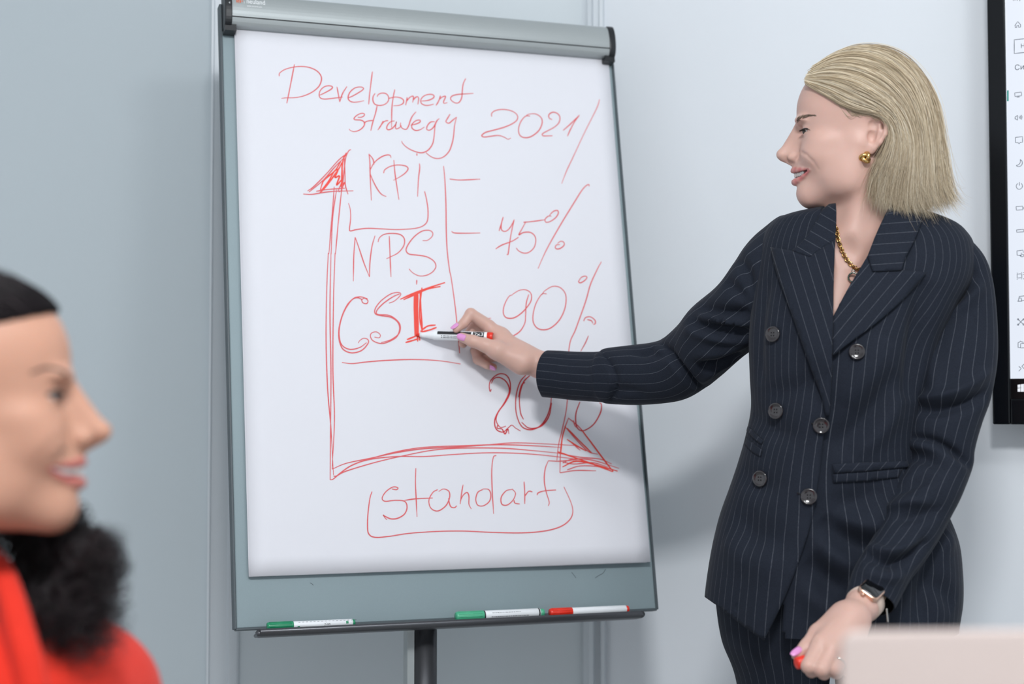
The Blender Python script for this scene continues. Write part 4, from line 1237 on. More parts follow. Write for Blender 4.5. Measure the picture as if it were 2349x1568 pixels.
# left hand, closed over the marker cap
L_ = []
lw = WRL
L_ += [('+', Cone(lw, U(1945, 1420, 2.15), 0.0215, 0.021), 0.012)]
L_ += [('+', Cone(U(1948, 1415, 2.150), U(1882, 1474, 2.112), 0.019, 0.0125), 0.012)]
L_ += [('+', Cone(U(1952, 1418, 2.148), U(1908, 1489, 2.103), 0.019, 0.0130), 0.012)]
L_ += [('+', Cone(U(1958, 1420, 2.150), U(1932, 1498, 2.108), 0.018, 0.0125), 0.012)]
L_ += [('+', Cone(U(1965, 1420, 2.155), U(1956, 1503, 2.118), 0.017, 0.0115), 0.012)]
L_ += [('+', Cone(U(1930, 1415, 2.160), U(1878, 1452, 2.140), 0.018, 0.0135), 0.012)]
L_ += chain([U(1878, 1452, 2.140), U(1852, 1483, 2.128), U(1829, 1502, 2.118)], [0.0130, 0.0108, 0.0080], 0.004)
L_ += chain([U(1882, 1476, 2.112), U(1855, 1527, 2.088), U(1862, 1538, 2.118), U(1880, 1525, 2.135)], [0.0122, 0.0100, 0.0088, 0.0076], 0.003)
L_ += chain([U(1908, 1490, 2.103), U(1884, 1534, 2.082), U(1890, 1543, 2.112), U(1904, 1530, 2.130)], [0.0122, 0.0100, 0.0088, 0.0076], 0.003)
L_ += chain([U(1932, 1499, 2.108), U(1913, 1533, 2.090), U(1917, 1541, 2.118), U(1928, 1530, 2.135)], [0.0118, 0.0096, 0.0086, 0.0074], 0.003)
L_ += chain([U(1956, 1503, 2.118), U(1940, 1530, 2.104), U(1942, 1537, 2.126), U(1950, 1528, 2.140)], [0.0108, 0.0086, 0.0078, 0.0068], 0.003)
ops += L_

import time as _t
_t0 = _t.time()
allp = []
for o, p, k in ops:
    for q in ('a', 'b', 'c'):
        if hasattr(p, q): allp.append(getattr(p, q))
allp = np.array(allp)
bv, bf = nets(ops, allp.min(0) - 0.14, allp.max(0) + 0.14, 0.0018)
bv = relax(bv, bf, 1, 0.35)
def mouth_attr(o, v, LIPS, CAVITY, HP, HS, eU, HO):
    near = np.linalg.norm(v - HP(1840, 400, 0), axis=1) < 0.06
    dl = np.full(len(v), 1.0); dc = np.full(len(v), 1.0)
    dl[near] = np.min([p(v[near]) for p in LIPS], axis=0); dc[near] = np.min([p(v[near]) for p in CAVITY], axis=0)
    up_ = 1975 - (v - HO) @ eU * HS
    lip = 1 - smooth(dl * HS, -0.8, 2.2)
    cav_ = (1 - smooth(dc * HS, -0.2, 0.8)) * (1 - smooth(dl * HS, 2, 4) * 0) * smooth(-dl * HS, -3.0, -1.0)
    at = o.data.attributes.new('mouth', 'FLOAT_VECTOR', 'POINT')
    at.data.foreach_set('vector', np.stack([lip, cav_, 0 * lip], 1).astype(np.float32).ravel())
print('body', len(bv), round(_t.time() - _t0, 1), 's')
WB = np.array([0.55, 2.42, 0.0])
woman = make('person', bv, bf, M['skin'], origin=WB)
mouth_attr(woman, bv, LIPS, CAVITY, HP, HS, eU, HO)
tag(woman, 'blonde person in a navy pinstripe suit writing on the flip chart', 'person')

# face details
for s in (1, -1):
    q = MB(); q.ball(HP(1864, 300, 44 * s), 17.6 / HS, HAX, 24, 16)
    ey = q.build('eyeball', M['eye'], woman)
    q = MB(); q.ball(HP(1852, 302, 49 * s), hr(8, 8, 8), HAX, 16, 10)
    q.build('iris', M['iris'], ey)
    # upper lash line and lashes
    q = MB()
    arc = [HP(x, y, w * s) for x, y, w in ((1844, 299, 36), (1843, 298.5, 44), (1845.5, 297.5, 53), (1852, 297, 60), (1861, 298.5, 64.5), (1870, 301, 64))]
    q.tube(catmull(arc, 5), np.concatenate([np.linspace(0.8, 1.9, 13), np.linspace(1.9, 0.9, 13)]) / HS, 6)
    ca = catmull(arc, 8)
    for i in range(2, len(ca), 1):
        t = i / len(ca)
        o_ = ca[i]; tip = o_ + eU * (4 + 3 * (1 - t)) / HS + eV * (-1.5 + 1.0 * math.sin(i)) / HS + eW * s * (3 + 3 * t) / HS
        q.tube([o_, (o_ + tip) / 2 - eV * 0.8 / HS, tip], [0.5 / HS, 0.4 / HS, 0.1 / HS], 4)
    q.build('eyelashes', M['lash'], woman)
    # eyebrow strands
    rsb = np.random.RandomState(3 + s); q = MB()
    for k in range(150):
        t = rsb.rand()
        x = 1833 + 42 * t; y = 277 - 9 * math.sin(min(1, t * 1.3) * math.pi * 0.5) + 6 * max(0, t - 0.6) + (rsb.rand() - 0.5) * 9 * (1 - 0.75 * t)
        w = 28 + 36 * t
        o_ = HP(x, y, s * (surf(x, y, 1, head_ops) + 0.3))
        dirv = nrm(-eU * (0.5 + 0.6 * t) + eV * (0.7 - 1.1 * t) + eW * s * 0.25)
        q.tube([o_ - dirv * 2 / HS, o_ + dirv * 3 / HS + eW * s * 1.0 / HS, o_ + dirv * 8 / HS + eW * s * 0.4 / HS], [0.55 / HS, 0.55 / HS, 0.15 / HS], 4)
    q.build('eyebrow', M['eyebrow'] if 'eyebrow' in M else M['lash'], woman)
# teeth: a curved upper row set behind the lips
cp = np.array([(p[0], p[1], p[2]) for p in CAVP]); cp = np.vstack([cp[::-1] * [1, 1, -1], cp[1:]])
ccv = catmull(cp, 8); mid_ = len(ccv) // 2
sl = np.concatenate([[0], np.cumsum(np.linalg.norm(np.diff(ccv, axis=0), axis=1))]); sl -= sl[mid_]
for k in range(-5, 6):
    x_, y_, w_ = (np.interp(k * 8.6, sl, ccv[:, j]) for j in range(3))
    tx_ = np.array([np.interp(k * 8.6 + 2, sl, ccv[:, j]) - np.interp(k * 8.6 - 2, sl, ccv[:, j]) for j in (0, 2)])
    al = nrm(-eU * tx_[0] + eW * tx_[1]); ou = np.cross(al, eV); ou = ou if ou @ (eU + eW * (1 if w_ > 0 else -1) * 0.3) > 0 else -ou
    q = MB(); q.ball(HP(x_, y_ - 2.5, w_) - ou * 3.6 / HS, hr(3.2, 6.4, 4.4), np.array([ou, eV, al]), 12, 8)
    q.build('tooth', M['teeth'], woman)

# nails
def nail(c, along, out, L, Wd, T=0.0012):
    a = nrm(along); o_ = nrm(np.asarray(out) - a * np.dot(out, a)); s_ = np.cross(a, o_)
    q = MB(); v = []; f = []
    nu, nv_ = 9, 9
    for i in range(nu):
        for j in range(nv_):
            x = -1 + 2 * i / (nu - 1); y = -1 + 2 * j / (nv_ - 1)
            wd = Wd * (1.0 - 0.55 * max(0, x) ** 2.2) * (1 - 0.25 * max(0, -x) ** 3)
            v.append(c + a * L * x + s_ * wd * y + o_ * (T * 1.4 - (wd * y) ** 2 / (2.4 * Wd) - 0.0006 * x * x))
    f = [(i * nv_ + j, i * nv_ + j + 1, (i + 1) * nv_ + j + 1, (i + 1) * nv_ + j) for i in range(nu - 1) for j in range(nv_ - 1)]
    o = make('fingernail', v, f, M['nail'], woman)
    m = o.modifiers.new('thickness', 'SOLIDIFY'); m.thickness = 0.0008; m.offset = 0
    return o
tocam = nrm(CAM - rh(1060, 772, 0.05))
tdir = nrm(rh(1059, 773, 0.0585) - rh(1084, 782, 0.069))
nail(rh(1058, 772.5, 0.0585) + tocam * 0.0078, tdir, tocam, 0.0078, 0.0056)
idr = nrm(rh(1047, 755, 0.0465) - rh(1064, 741, 0.050))
nail(rh(1045, 754.5, 0.0465) + nrm(tocam * 0.5 - BR * 0.35 + ZU * 0.9) * 0.0062, idr, nrm(tocam * 0.55 - BR * 0.3 + ZU * 0.8), 0.0075, 0.0052)
rdr = nrm(rh(1132, 841, 0.036) - rh(1100, 828, 0.022))
nail(rh(1128, 838, 0.036) + nrm(tocam * 0.75 - ZU * 0.7) * 0.0058, rdr, nrm(tocam * 0.7 - ZU * 0.7), 0.0080, 0.0050)
tl_ = nrm(U(1829, 1502, 2.118) - U(1852, 1483, 2.128))
nail(U(1826, 1500, 2.118) + nrm(nrm(CAM - U(1829, 1502, 2.118)) * 0.8 + ZU * 0.5) * 0.0070, tl_, nrm(nrm(CAM - U(1829, 1502, 2.118)) * 0.8 + ZU * 0.55), 0.0095, 0.0050)

# earrings: gold knots
for s in (1, -1):
    c = HP(1984, 371, (99 if s > 0 else 97) * s); q = MB(); R = 9.5 / HS
    for k in range(3):
        a0 = k * 2.0944
        pts = []
        for t in np.linspace(0, 2 * math.pi, 40, endpoint=True):
            l = np.array([math.cos(t) * R * 0.85, math.sin(t) * R * 0.85, 0.35 * R * math.sin(t * 1.0 + 0.4)])
            ang = a0
            x, y, z = l
            # tilt each loop and spin it about the sideways axis
            tl2 = 0.55
            y2 = y * math.cos(tl2) - z * math.sin(tl2); z2 = y * math.sin(tl2) + z * math.cos(tl2)
            x += 0.28 * R
            x3 = x * math.cos(ang) - y2 * math.sin(ang); y3 = x * math.sin(ang) + y2 * math.cos(ang)
            pts.append(c + eU * x3 + eV * y3 + eW * s * z2)
        q.tube(pts, 4.3 / HS, 10, cap=False)
    q.build('earring', M['gold'], woman)
# ---------------------------------------------------------------- woman: blazer
PSI = math.radians(12)
ex_ = np.array([math.cos(PSI), -math.sin(PSI), 0.0]); ey_ = np.array([math.sin(PSI), math.cos(PSI), 0.0])   # right, away
TD = 2.40
ST = np.array([
 # y,   L,    R,    half depth, centre depth, squareness
 [466, 1925, 2072, 0.058, 2.405, 2.0],
 [474, 1895, 2084, 0.066, 2.408, 2.0],
 [481, 1850, 2098, 0.074, 2.410, 2.0],
 [488, 1815, 2115, 0.080, 2.412, 2.1],
 [498, 1788, 2142, 0.087, 2.414, 2.2],
 [515, 1768, 2180, 0.094, 2.415, 2.3],
 [545, 1752, 2212, 0.102, 2.414, 2.4],
 [590, 1742, 2226, 0.110, 2.410, 2.5],
 [645, 1735, 2220, 0.118, 2.405, 2.5],
 [705, 1728, 2190, 0.124, 2.400, 2.5],
 [780, 1722, 2155, 0.130, 2.396, 2.4],
 [860, 1724, 2135, 0.132, 2.394, 2.4],
 [940, 1726, 2118, 0.126, 2.394, 2.4],
 [1000, 1714, 2110, 0.122, 2.394, 2.4],
 [1060, 1697, 2115, 0.122, 2.394, 2.4],
 [1120, 1677, 2135, 0.126, 2.394, 2.4],
 [1180, 1656, 2166, 0.131, 2.394, 2.4],
 [1240, 1641, 2188, 0.136, 2.392, 2.4],
 [1300, 1630, 2195, 0.140, 2.390, 2.4],
 [1370, 1621, 2196, 0.141, 2.388, 2.4],
 [1440, 1618, 2186, 0.141, 2.386, 2.4],
 [1510, 1618, 2180, 0.141, 2.386, 2.4]])
NT = 240
def torso_rings(ystep):
    ys_ = np.array(ystep, float)
    # smooth interpolation of the stations
    from_y = ST[:, 0]
    def ip(col):
        y = ST[:, col]; m = np.gradient(y, from_y)
        i = np.clip(np.searchsorted(from_y, ys_) - 1, 0, len(from_y) - 2)
        h = from_y[i + 1] - from_y[i]; t = (ys_ - from_y[i]) / h
        return ((2 * t ** 3 - 3 * t ** 2 + 1) * y[i] + (t ** 3 - 2 * t ** 2 + t) * h * m[i] + (-2 * t ** 3 + 3 * t ** 2) * y[i + 1] + (t ** 3 - t ** 2) * h * m[i + 1])
    L, R, hb, cd, sq = (ip(k) for k in range(1, 6))
    th = np.linspace(0, 2 * math.pi, NT, endpoint=False)      # 0 = viewer right, 270 deg = front
    out = np.zeros((len(ys_), NT, 3))
    for i, y in enumerate(ys_):
        cen = U((L[i] + R[i]) / 2, y, cd[i]); a = (R[i] - L[i]) / 2 / FPX * cd[i] / math.cos(PSI) * 0.985
        c, s = np.cos(th), np.sin(th); e = 2 / sq[i]
        out[i] = cen + np.outer(a * np.sign(c) * np.abs(c) ** e, ex_) + np.outer(hb[i] * np.sign(s) * np.abs(s) ** e, ey_)
        out[i, :, 2] = cen[2]
    return out
YS = np.concatenate([np.linspace(466, 520, 20, endpoint=False), np.linspace(520, 1510, 150)])
rings = torso_rings(YS)
tv0, tf = loft_mesh(rings)
tn = vnormals(tv0, tf)
ctr = tv0.reshape(len(YS), NT, 3).mean(1).repeat(NT, 0)
if np.mean(np.einsum('ij,ij->i', tn, tv0 - ctr)) < 0:
    tf = tf[:, ::-1]; tn = -tn
tree0 = bvh(tv0, tf)
tv1 = tv0.copy()
# cloth folds pressed into the torso: (pixel line, height, width, lip)
TFOLD = [
 ([(1762, 640), (1745, 720), (1740, 800), (1748, 880)], -0.004, 0.016, 0),
 ([(2125, 640), (2110, 740), (2098, 840), (2085, 920)], -0.010, 0.022, 0),
 ([(2060, 850), (2010, 930), (1960, 990), (1905, 1030)], -0.006, 0.022, 0),
 ([(2070, 900), (2020, 985), (1960, 1040)], 0.005, 0.020, 0),
 ([(2040, 780), (1990, 860), (1935, 930)], 0.004, 0.024, 0),
 ([(1895, 830), (1850, 880), (1800, 900), (1760, 905)], -0.003, 0.020, 0),
 ([(1905, 1160), (1960, 1150), (2030, 1120)], -0.006, 0.022, 0),
 ([(1880, 1190), (1930, 1230), (1990, 1260), (2030, 1265)], -0.010, 0.022, 0),
 ([(1872, 1215), (1920, 1275), (1960, 1300)], 0.006, 0.018, 0),
 ([(1850, 1280), (1900, 1330), (1950, 1370)], -0.011, 0.022, 0),
 ([(1840, 1330), (1880, 1380), (1930, 1410)], 0.005, 0.020, 0),
 ([(1915, 1180), (1975, 1205), (2030, 1200)], 0.006, 0.018, 0),
 ([(2160, 1210), (2140, 1290), (2120, 1370), (2110, 1430)], -0.009, 0.020, 0),
 ([(2185, 1230), (2150, 1260), (2120, 1310)], 0.006, 0.018, 0),
 ([(2120, 1330), (2160, 1350), (2190, 1390)], -0.005, 0.018, 0),
 ([(1700, 1080), (1740, 1110), (1800, 1120)], -0.004, 0.020, 0),
 ([(1680, 1180), (1740, 1230), (1810, 1250)], -0.005, 0.028, 0),
 ([(1660, 1240), (1720, 1280), (1790, 1290)], 0.004, 0.026, 0),
 ([(1725, 950), (1775, 985), (1840, 1010)], -0.004, 0.018, 0),
 ([(1850, 700), (1870, 780), (1880, 860)], 0.002, 0.03, 0),
]
for pl, amp, sg, st in TFOLD:
    tv1 = crease(tv1, tn, tree0, pl, amp * 2.0, sg * 0.9, st)
tree1 = bvh(tv1, tf)

def pix(v):
    q = v - CAM; d = q @ FW
    return np.stack([CX + FPX * (q @ RT) / d, CY - FPX * (q @ UPV) / d], 1)
def inpoly(p, poly):
    x, y = p[:, 0], p[:, 1]; c = np.zeros(len(p), bool); n = len(poly)
    for i in range(n):
        x1, y1 = poly[i]; x2, y2 = poly[(i + 1) % n]
        cond = ((y1 > y) != (y2 > y)) & (x < (x2 - x1) * (y - y1) / (y2 - y1 + 1e-9) + x1)
        c ^= cond
    return c
# hem: level round the back, rising to her right; columns are trimmed exactly at the line
pv = pix(tv1)
hz_ = U(1990, 1437, 2.386)[2]
over = np.maximum((hz_ - tv1[:, 2]) / 0.01, np.where(pv[:, 0] < 1775, (pv[:, 1] - (1371 + (pv[:, 0] - 1620) * 0.70)) / 15.0, -9))
ov = over.reshape(len(YS), NT); T3 = tv1.reshape(len(YS), NT, 3)
gone = np.zeros((len(YS), NT), bool)
for k in range(NT):
    for r in range(100, len(YS)):
        if ov[r, k] > 0:
            t_ = ov[r - 1, k] / (ov[r - 1, k] - ov[r, k]) if ov[r - 1, k] < 0 else 0
            T3[r:, k] = T3[r - 1, k] + t_ * (T3[r, k] - T3[r - 1, k]); gone[r + 1:, k] = True
            break
tv_full = tv0
tv1 = T3.reshape(-1, 3)
goner = gone.ravel()
# visible shell: neck opening, cut-away front and hem removed
fcn = tv1[tf].mean(1); pc = pix(fcn)
front = (fcn - ctr[tf[:, 0]]) @ ey_ < 0.0
VOPEN = [(1880, 455), (1900, 560), (1898, 735), (1920, 738), (2005, 610), (2060, 500), (2075, 455)]
rm = front & inpoly(pc, VOPEN)
rm |= goner[tf].any(1)
rm |= front & inpoly(pc, [(1690, 1385), (1797, 1385), (1798, 1540), (1690, 1540)])
rm |= front & (pc[:, 1] < 520) & (pc[:, 0] > 1885) & (pc[:, 0] < 2050)
# u runs round the body (metres at the waist), v down the cloth
per = 2 * math.pi * 0.155
uvt = np.stack([np.tile(np.arange(NT) / NT * per, len(YS)), np.repeat(-YS / 1500.0, NT)], 1)
def sub(v, f, uv):
    used = np.unique(f); mp = np.full(len(v), -1); mp[used] = np.arange(len(used))
    return v[used], mp[f], uv[used]
sv, sf, suv = sub(tv1, tf[~rm], uvt)
blazer = make('blazer', sv, sf, [M['suit'], M['lining']], woman, uv=suv)
def solid(o, t=0.0035, off=-1, matoff=0):
    m = o.modifiers.new('thickness', 'SOLIDIFY'); m.thickness = t; m.offset = off
    m.material_offset = matoff; m.material_offset_rim = 0; m.use_even_offset = False
    return o
solid(blazer, 0.004, -1, 1)

# ---- sleeves
def sleeve(name, pairs, depths, ratio, folds, nt=72, skew=0.0):
    pr = np.array(pairs, float); dp = np.array(depths, float)
    A3 = np.array([U(x, y, d) for (x, y, _, _), d in zip(pr, dp)]); B3 = np.array([U(x, y, d) for (_, _, x, y), d in zip(pr, dp)])
    A3 = catmull(A3, 12); B3 = catmull(B3, 12)
    for _ in range(6):
        for Q in (A3, B3): Q[1:-1] = Q[1:-1] * 0.5 + (Q[:-2] + Q[2:]) * 0.25
    cen = (A3 + B3) / 2; hv = (B3 - A3) / 2; hw = np.linalg.norm(hv, axis=1)
    tan = np.gradient(cen, axis=0); tan /= np.linalg.norm(tan, axis=1)[:, None]
    for _ in range(60): tan[1:-1] = tan[1:-1] * 0.5 + (tan[:-2] + tan[2:]) * 0.25
    ratio = np.interp(np.linspace(0, 1, len(cen)), np.linspace(0, 1, len(ratio)), ratio)
    th = np.linspace(0, 2 * math.pi, nt, endpoint=False)
    R3 = np.zeros((len(cen), nt, 3))
    prev = None
    for i in range(len(cen)):
        h1 = hv[i] / hw[i]; t = nrm(tan[i]); n2 = nrm(np.cross(t, h1))
        if prev is not None and np.dot(n2, prev) < 0: n2 = -n2
        prev = n2
        R3[i] = cen[i] + np.outer(np.cos(th) * hw[i], h1) + np.outer(np.sin(th) * hw[i] * ratio[i], n2)
    if skew:                                        # the far, lower side of the cuff reaches further
        for i in range(len(cen)):
            w_ = float(smooth(i, len(cen) - 26, len(cen) - 1))
            loc = R3[i] - cen[i]; away = loc @ FW / hw[i] * 0.8 - loc @ ZU / hw[i] * 0.45
            R3[i] += np.outer(np.maximum(away, 0) * w_ * skew, nrm(tan[i]))
    v, f = loft_mesh(R3)
    n = vnormals(v, f)
    if np.mean(np.einsum('ij,ij->i', n, v - cen.repeat(nt, 0))) < 0:
        f = f[:, ::-1]; n = -n
    tr = bvh(v, f)
    for pl, amp, sg, st in folds:
        v = crease(v, n, tr, pl, amp * 1.75, sg * 0.85, st)
    s = np.concatenate([[0], np.cumsum(np.linalg.norm(np.diff(cen, axis=0), axis=1))])
    uv = np.stack([np.tile(np.arange(nt) / nt * 0.29 + 0.004, len(cen)), s.repeat(nt)], 1)
    o = make(name, v, f, [M['suit'], M['lining']], blazer, uv=uv)
    solid(o, 0.0016, -1, 1)
    return o, v, f, n
RA = [(1850, 520, 1815, 735), (1800, 492, 1795, 770), (1755, 520, 1765, 790), (1715, 559, 1738, 795), (1665, 642, 1690, 826), (1600, 697, 1641, 870), (1560, 742, 1611, 894), (1509, 781, 1562, 918),
      (1447, 791, 1474, 928), (1390, 798, 1400, 926), (1374, 806, 1383, 922), (1318, 806, 1320, 918), (1288, 804, 1286, 914), (1258, 803, 1253, 911)]
RAd = [2.46, 2.455, 2.46, 2.465, 2.485, 2.525, 2.55, 2.575, 2.605, 2.632, 2.64, 2.670, 2.684, 2.698]
RF = [
 ([(1508, 781), (1530, 805), (1560, 845), (1590, 880), (1612, 893)], -0.007, 0.007, 0.006),
 ([(1376, 804), (1395, 830), (1410, 865), (1408, 900), (1395, 924)], -0.004, 0.005, 0.0035),
 ([(1585, 740), (1640, 755), (1690, 762), (1722, 768)], -0.010, 0.011, 0),
 ([(1570, 755), (1640, 772), (1715, 782)], 0.006, 0.010, 0),
 ([(1605, 705), (1650, 715), (1700, 718), (1722, 715)], -0.008, 0.010, 0),
 ([(1600, 725), (1660, 738), (1720, 742)], 0.006, 0.008, 0),
 ([(1600, 840), (1650, 838), (1700, 810)], -0.009, 0.012, 0),
 ([(1590, 815), (1650, 808), (1710, 790)], 0.005, 0.010, 0),
 ([(1665, 645), (1690, 665), (1715, 690)], -0.006, 0.009, 0),
 ([(1500, 800), (1480, 812), (1455, 808)], -0.004, 0.008, 0),
 ([(1545, 800), (1520, 815), (1490, 812)], -0.004, 0.008, 0),
 ([(1690, 592), (1715, 625), (1722, 670)], -0.007, 0.010, 0),
 ([(1400, 905), (1440, 895), (1480, 905)], -0.003, 0.010, 0),
 ([(1610, 880), (1640, 850), (1690, 830)], 0.004, 0.009, 0),
]
slR, rv_, rf_, rn_ = sleeve('sleeve', RA, RAd, [0.8, 0.85, 0.9, 0.9, 0.92, 0.95, 0.95], RF, skew=0.013)
LA = [(2110, 545, 2215, 540), (2128, 600, 2258, 590), (2150, 660, 2278, 655), (2138, 740, 2286, 745), (2113, 823, 2286, 830), (2100, 905, 2272, 912), (2086, 960, 2252, 968), (2078, 1012, 2234, 1032),
      (2084, 1058, 2230, 1072), (2042, 1130, 2206, 1137), (2030, 1180, 2180, 1188), (2004, 1228, 2150, 1245), (1970, 1282, 2115, 1297), (1955, 1312, 2086, 1334), (1945, 1350, 2058, 1386), (1942, 1363, 2049, 1402)]
LAd = [2.37, 2.365, 2.36, 2.35, 2.335, 2.32, 2.315, 2.305, 2.30, 2.28, 2.27, 2.255, 2.235, 2.22, 2.205, 2.198]
LF_ = [
 ([(2245, 620), (2200, 670), (2165, 710), (2140, 745)], -0.011, 0.012, 0),
 ([(2255, 650), (2215, 690), (2175, 725)], 0.006, 0.012, 0),
 ([(2086, 915), (2130, 910), (2190, 895), (2270, 850)], 0.007, 0.010, 0.004),
 ([(2090, 935), (2150, 940), (2220, 925), (2265, 900)], -0.010, 0.011, 0),
 ([(2076, 1008), (2110, 1005), (2150, 1015), (2190, 1040), (2225, 1070)], -0.008, 0.008, 0.007),
 ([(2085, 1045), (2130, 1055), (2170, 1080)], -0.006, 0.010, 0),
 ([(2045, 1130), (2090, 1110), (2140, 1090)], -0.006, 0.012, 0),
 ([(2035, 1165), (2085, 1150), (2130, 1150)], 0.005, 0.010, 0),
 ([(2050, 1190), (2110, 1180), (2160, 1170)], -0.006, 0.012, 0),
 ([(1985, 1270), (2040, 1290), (2090, 1275), (2130, 1240)], -0.010, 0.011, 0),
 ([(1990, 1255), (2050, 1268), (2110, 1240)], 0.006, 0.010, 0),
 ([(1975, 1310), (2030, 1325), (2075, 1320)], 0.004, 0.010, 0),
 ([(2130, 780), (2140, 860), (2145, 905)], 0.003, 0.014, 0),
]
slL, lv_, lf_, ln_ = sleeve('sleeve', LA, LAd, [0.75, 0.8, 0.85, 0.85, 0.85, 0.85], LF_)

# ---- sheets laid on the front: lapels, collar, front panel, welts
def drape(name, outline, tree, off, rot=0.0, n=26, thick=0.003, taper=None, parent=None, lift=None, default=2.27, mats=None, bump=0.0, uvsrc=None):
    """cloth piece with the given outline, resting on the surface below it"""
    po = np.array(outline, float); 
    c0 = po.min(0); c1 = po.max(0); step = max(c1 - c0) / n
    # boundary, resampled
    bp_ = []
    for i in range(len(po)):
        a, b_ = po[i], po[(i + 1) % len(po)]; k = max(1, int(np.linalg.norm(b_ - a) / step))
        bp_ += [a + (b_ - a) * j / k for j in range(k)]
    bp_ = np.array(bp_)
    gx, gy = np.meshgrid(np.arange(c0[0] + step * 0.5, c1[0], step), np.arange(c0[1] + step * 0.5, c1[1], step))
    ip_ = np.stack([gx.ravel(), gy.ravel()], 1); ip_ = ip_[inpoly(ip_, po)]
    dmin = np.min(np.linalg.norm(ip_[:, None] - bp_[None], axis=2), axis=1) if len(ip_) else np.zeros(0)
    ip_ = ip_[dmin > step * 0.55]
    allq = np.vstack([bp_, ip_])
    from mathutils.geometry import delaunay_2d_cdt
    vo, _, fo, _, _, _ = delaunay_2d_cdt([Vector(q) for q in allq], [], [list(range(len(bp_)))], 1, 1e-4)
    vo = np.array([tuple(q) for q in vo])
    P3 = []; last = None
    dist_b = np.min(np.linalg.norm(vo[:, None] - bp_[None], axis=2), axis=1)
    for i, q in enumerate(vo):
        h = cast(tree, q[0], q[1])
        if h is None: h = U(q[0], q[1], default if last is None else last)
        last = float((h - CAM) @ FW)
        o_ = off * (1.0 if taper is None else taper(q))
        if lift is not None: o_ += lift(q)
        if bump: o_ += bump * (1 - math.exp(-dist_b[i] / 18.0))
        P3.append(h - ray(*q) * o_)
    cr, sr = math.cos(rot), math.sin(rot)
    uv = np.stack([(vo[:, 0] * cr + vo[:, 1] * sr) / 1530.0, (-vo[:, 0] * sr + vo[:, 1] * cr) / 1530.0], 1)
    if uvsrc is not None:
        uv = np.array([uvsrc(q, p_) for q, p_ in zip(vo, P3)])
    # orient toward the camera
    F = []
    P3 = np.array(P3)
    for t in fo:
        a, b_, c = P3[t[0]], P3[t[1]], P3[t[2]]
        F.append(tuple(t) if np.dot(np.cross(b_ - a, c - a), CAM - a) > 0 else tuple(reversed(t)))
    o = make(name, P3, F, mats or [M['suit'], M['lining']], parent or blazer, uv=uv)
    solid(o, thick, 0, 0)
    return o
def curve2(pts, n=6): return [tuple(q) for q in catmull(pts, n)]
# her right front laps over the left one
panel_edge = curve2([(1896, 930), (1890, 990), (1884, 1050), (1874, 1120), (1862, 1190), (1842, 1258), (1814, 1335), (1786, 1400), (1752, 1468)])
hem = [(1752, 1468), (1720, 1445), (1690, 1423), (1664, 1404)]
left_in = [(1664, 1404), (1672, 1340), (1690, 1240), (1715, 1150), (1745, 1060), (1775, 960), (1790, 900)]
top_in = [(1800, 850), (1840, 830), (1870, 850)]
pan = panel_edge[:-1] + hem[:-1] + left_in + top_in
def ptaper(q):
    # thickness builds up from the side towards the front edge
    yy = [850, 1000, 1200, 1404]; xl_ = [1800, 1762, 1702, 1664]
    x0 = np.interp(q[1], yy, xl_)
    return float(smooth(q[0], x0 + 6, x0 + 80)) * float(smooth(q[1], 830, 960)) * 1.5 - 0.5
def torso_uv(q, p_):
    i = np.argmin(np.sum((tv1 - p_) ** 2, axis=1)); k = i % NT; r = i // NT
    # refine the angle between neighbouring columns
    a = tv1[r * NT + (k - 1) % NT]; b_ = tv1[r * NT + (k + 1) % NT]; t = np.clip(((p_ - a) @ (b_ - a)) / ((b_ - a) @ (b_ - a)), 0, 1)
    return ((k - 1 + 2 * t) / NT * per, -q[1] / 1500.0)
front_panel = drape('front_panel', pan, tree1, 0.0085, rot=math.radians(-10), n=60, taper=ptaper, thick=0.003, default=2.25, uvsrc=torso_uv)
fp_v = np.array([v.co[:] for v in front_panel.data.vertices]); fp_f = [tuple(p.vertices) for p in front_panel.data.polygons]
# lapels and collar (pixel outlines)
def K(l): return [(1600 + x / 2.614, 460 + y / 2.614) for x, y in l]
lapL = K([(440,280),(570,302),(675,340),(742,285),(825,235)]) + K(curve2([(822,300),(816,480),(813,690),(808,850),(806,1000),(800,1150),(790,1285)])) + K(curve2([(768,1290),(740,1160),(680,1000),(620,830),(560,660),(500,500),(465,390),(440,280)]))[:-1]
lapR = K([(1020,330),(1050,425),(1222,418),(1372,430)]) + K(curve2([(1372,430),(1300,520),(1180,640),(1050,750),(900,860),(812,930)]))[1:] + K([(808,905),(812,760),(815,690)]) + K(curve2([(815,690),(900,530),(960,430),(1020,330)]))[1:-1]
colR = K(curve2([(1222,418),(1245,345),(1300,235),(1340,130),(1350,60)])) + K([(1300,-10),(1190,-25)]) + K(curve2([(1150,40),(1115,105),(1065,215),(1020,330)])) + K([(1050,425)])
colL = K(curve2([(570,302),(640,235),(705,140),(750,60),(790,25)])) + K([(830,20)]) + K(curve2([(832,60),(830,150),(825,235)]))+ K([(742,290),(675,340)])
def lapel_lift(fold):     # the lapel rolls: highest along the fold line
    fp = np.array(fold)
    def f(q):
        d = np.min(np.linalg.norm(fp - np.array(q), axis=1))
        return 0.006 * math.exp(-d / 22.0)
    return f
flL = K(catmull([(825,235),(816,480),(813,690),(806,1000)], 10)); flR = K(catmull([(1020,330),(960,430),(900,530),(815,690),(812,900)], 10))
flC = K(catmull([(1150,40),(1115,105),(1065,215),(1020,330)], 10)); flD = K(catmull([(832,40),(830,150),(825,235)], 10))
drape('lapel', lapR, tree1, 0.006, rot=math.radians(40), n=34, lift=lapel_lift(flR), bump=0.0012)
drape('lapel', lapL, tree1, 0.0105, rot=math.radians(-17), n=40, lift=lapel_lift(flL), bump=0.0012)
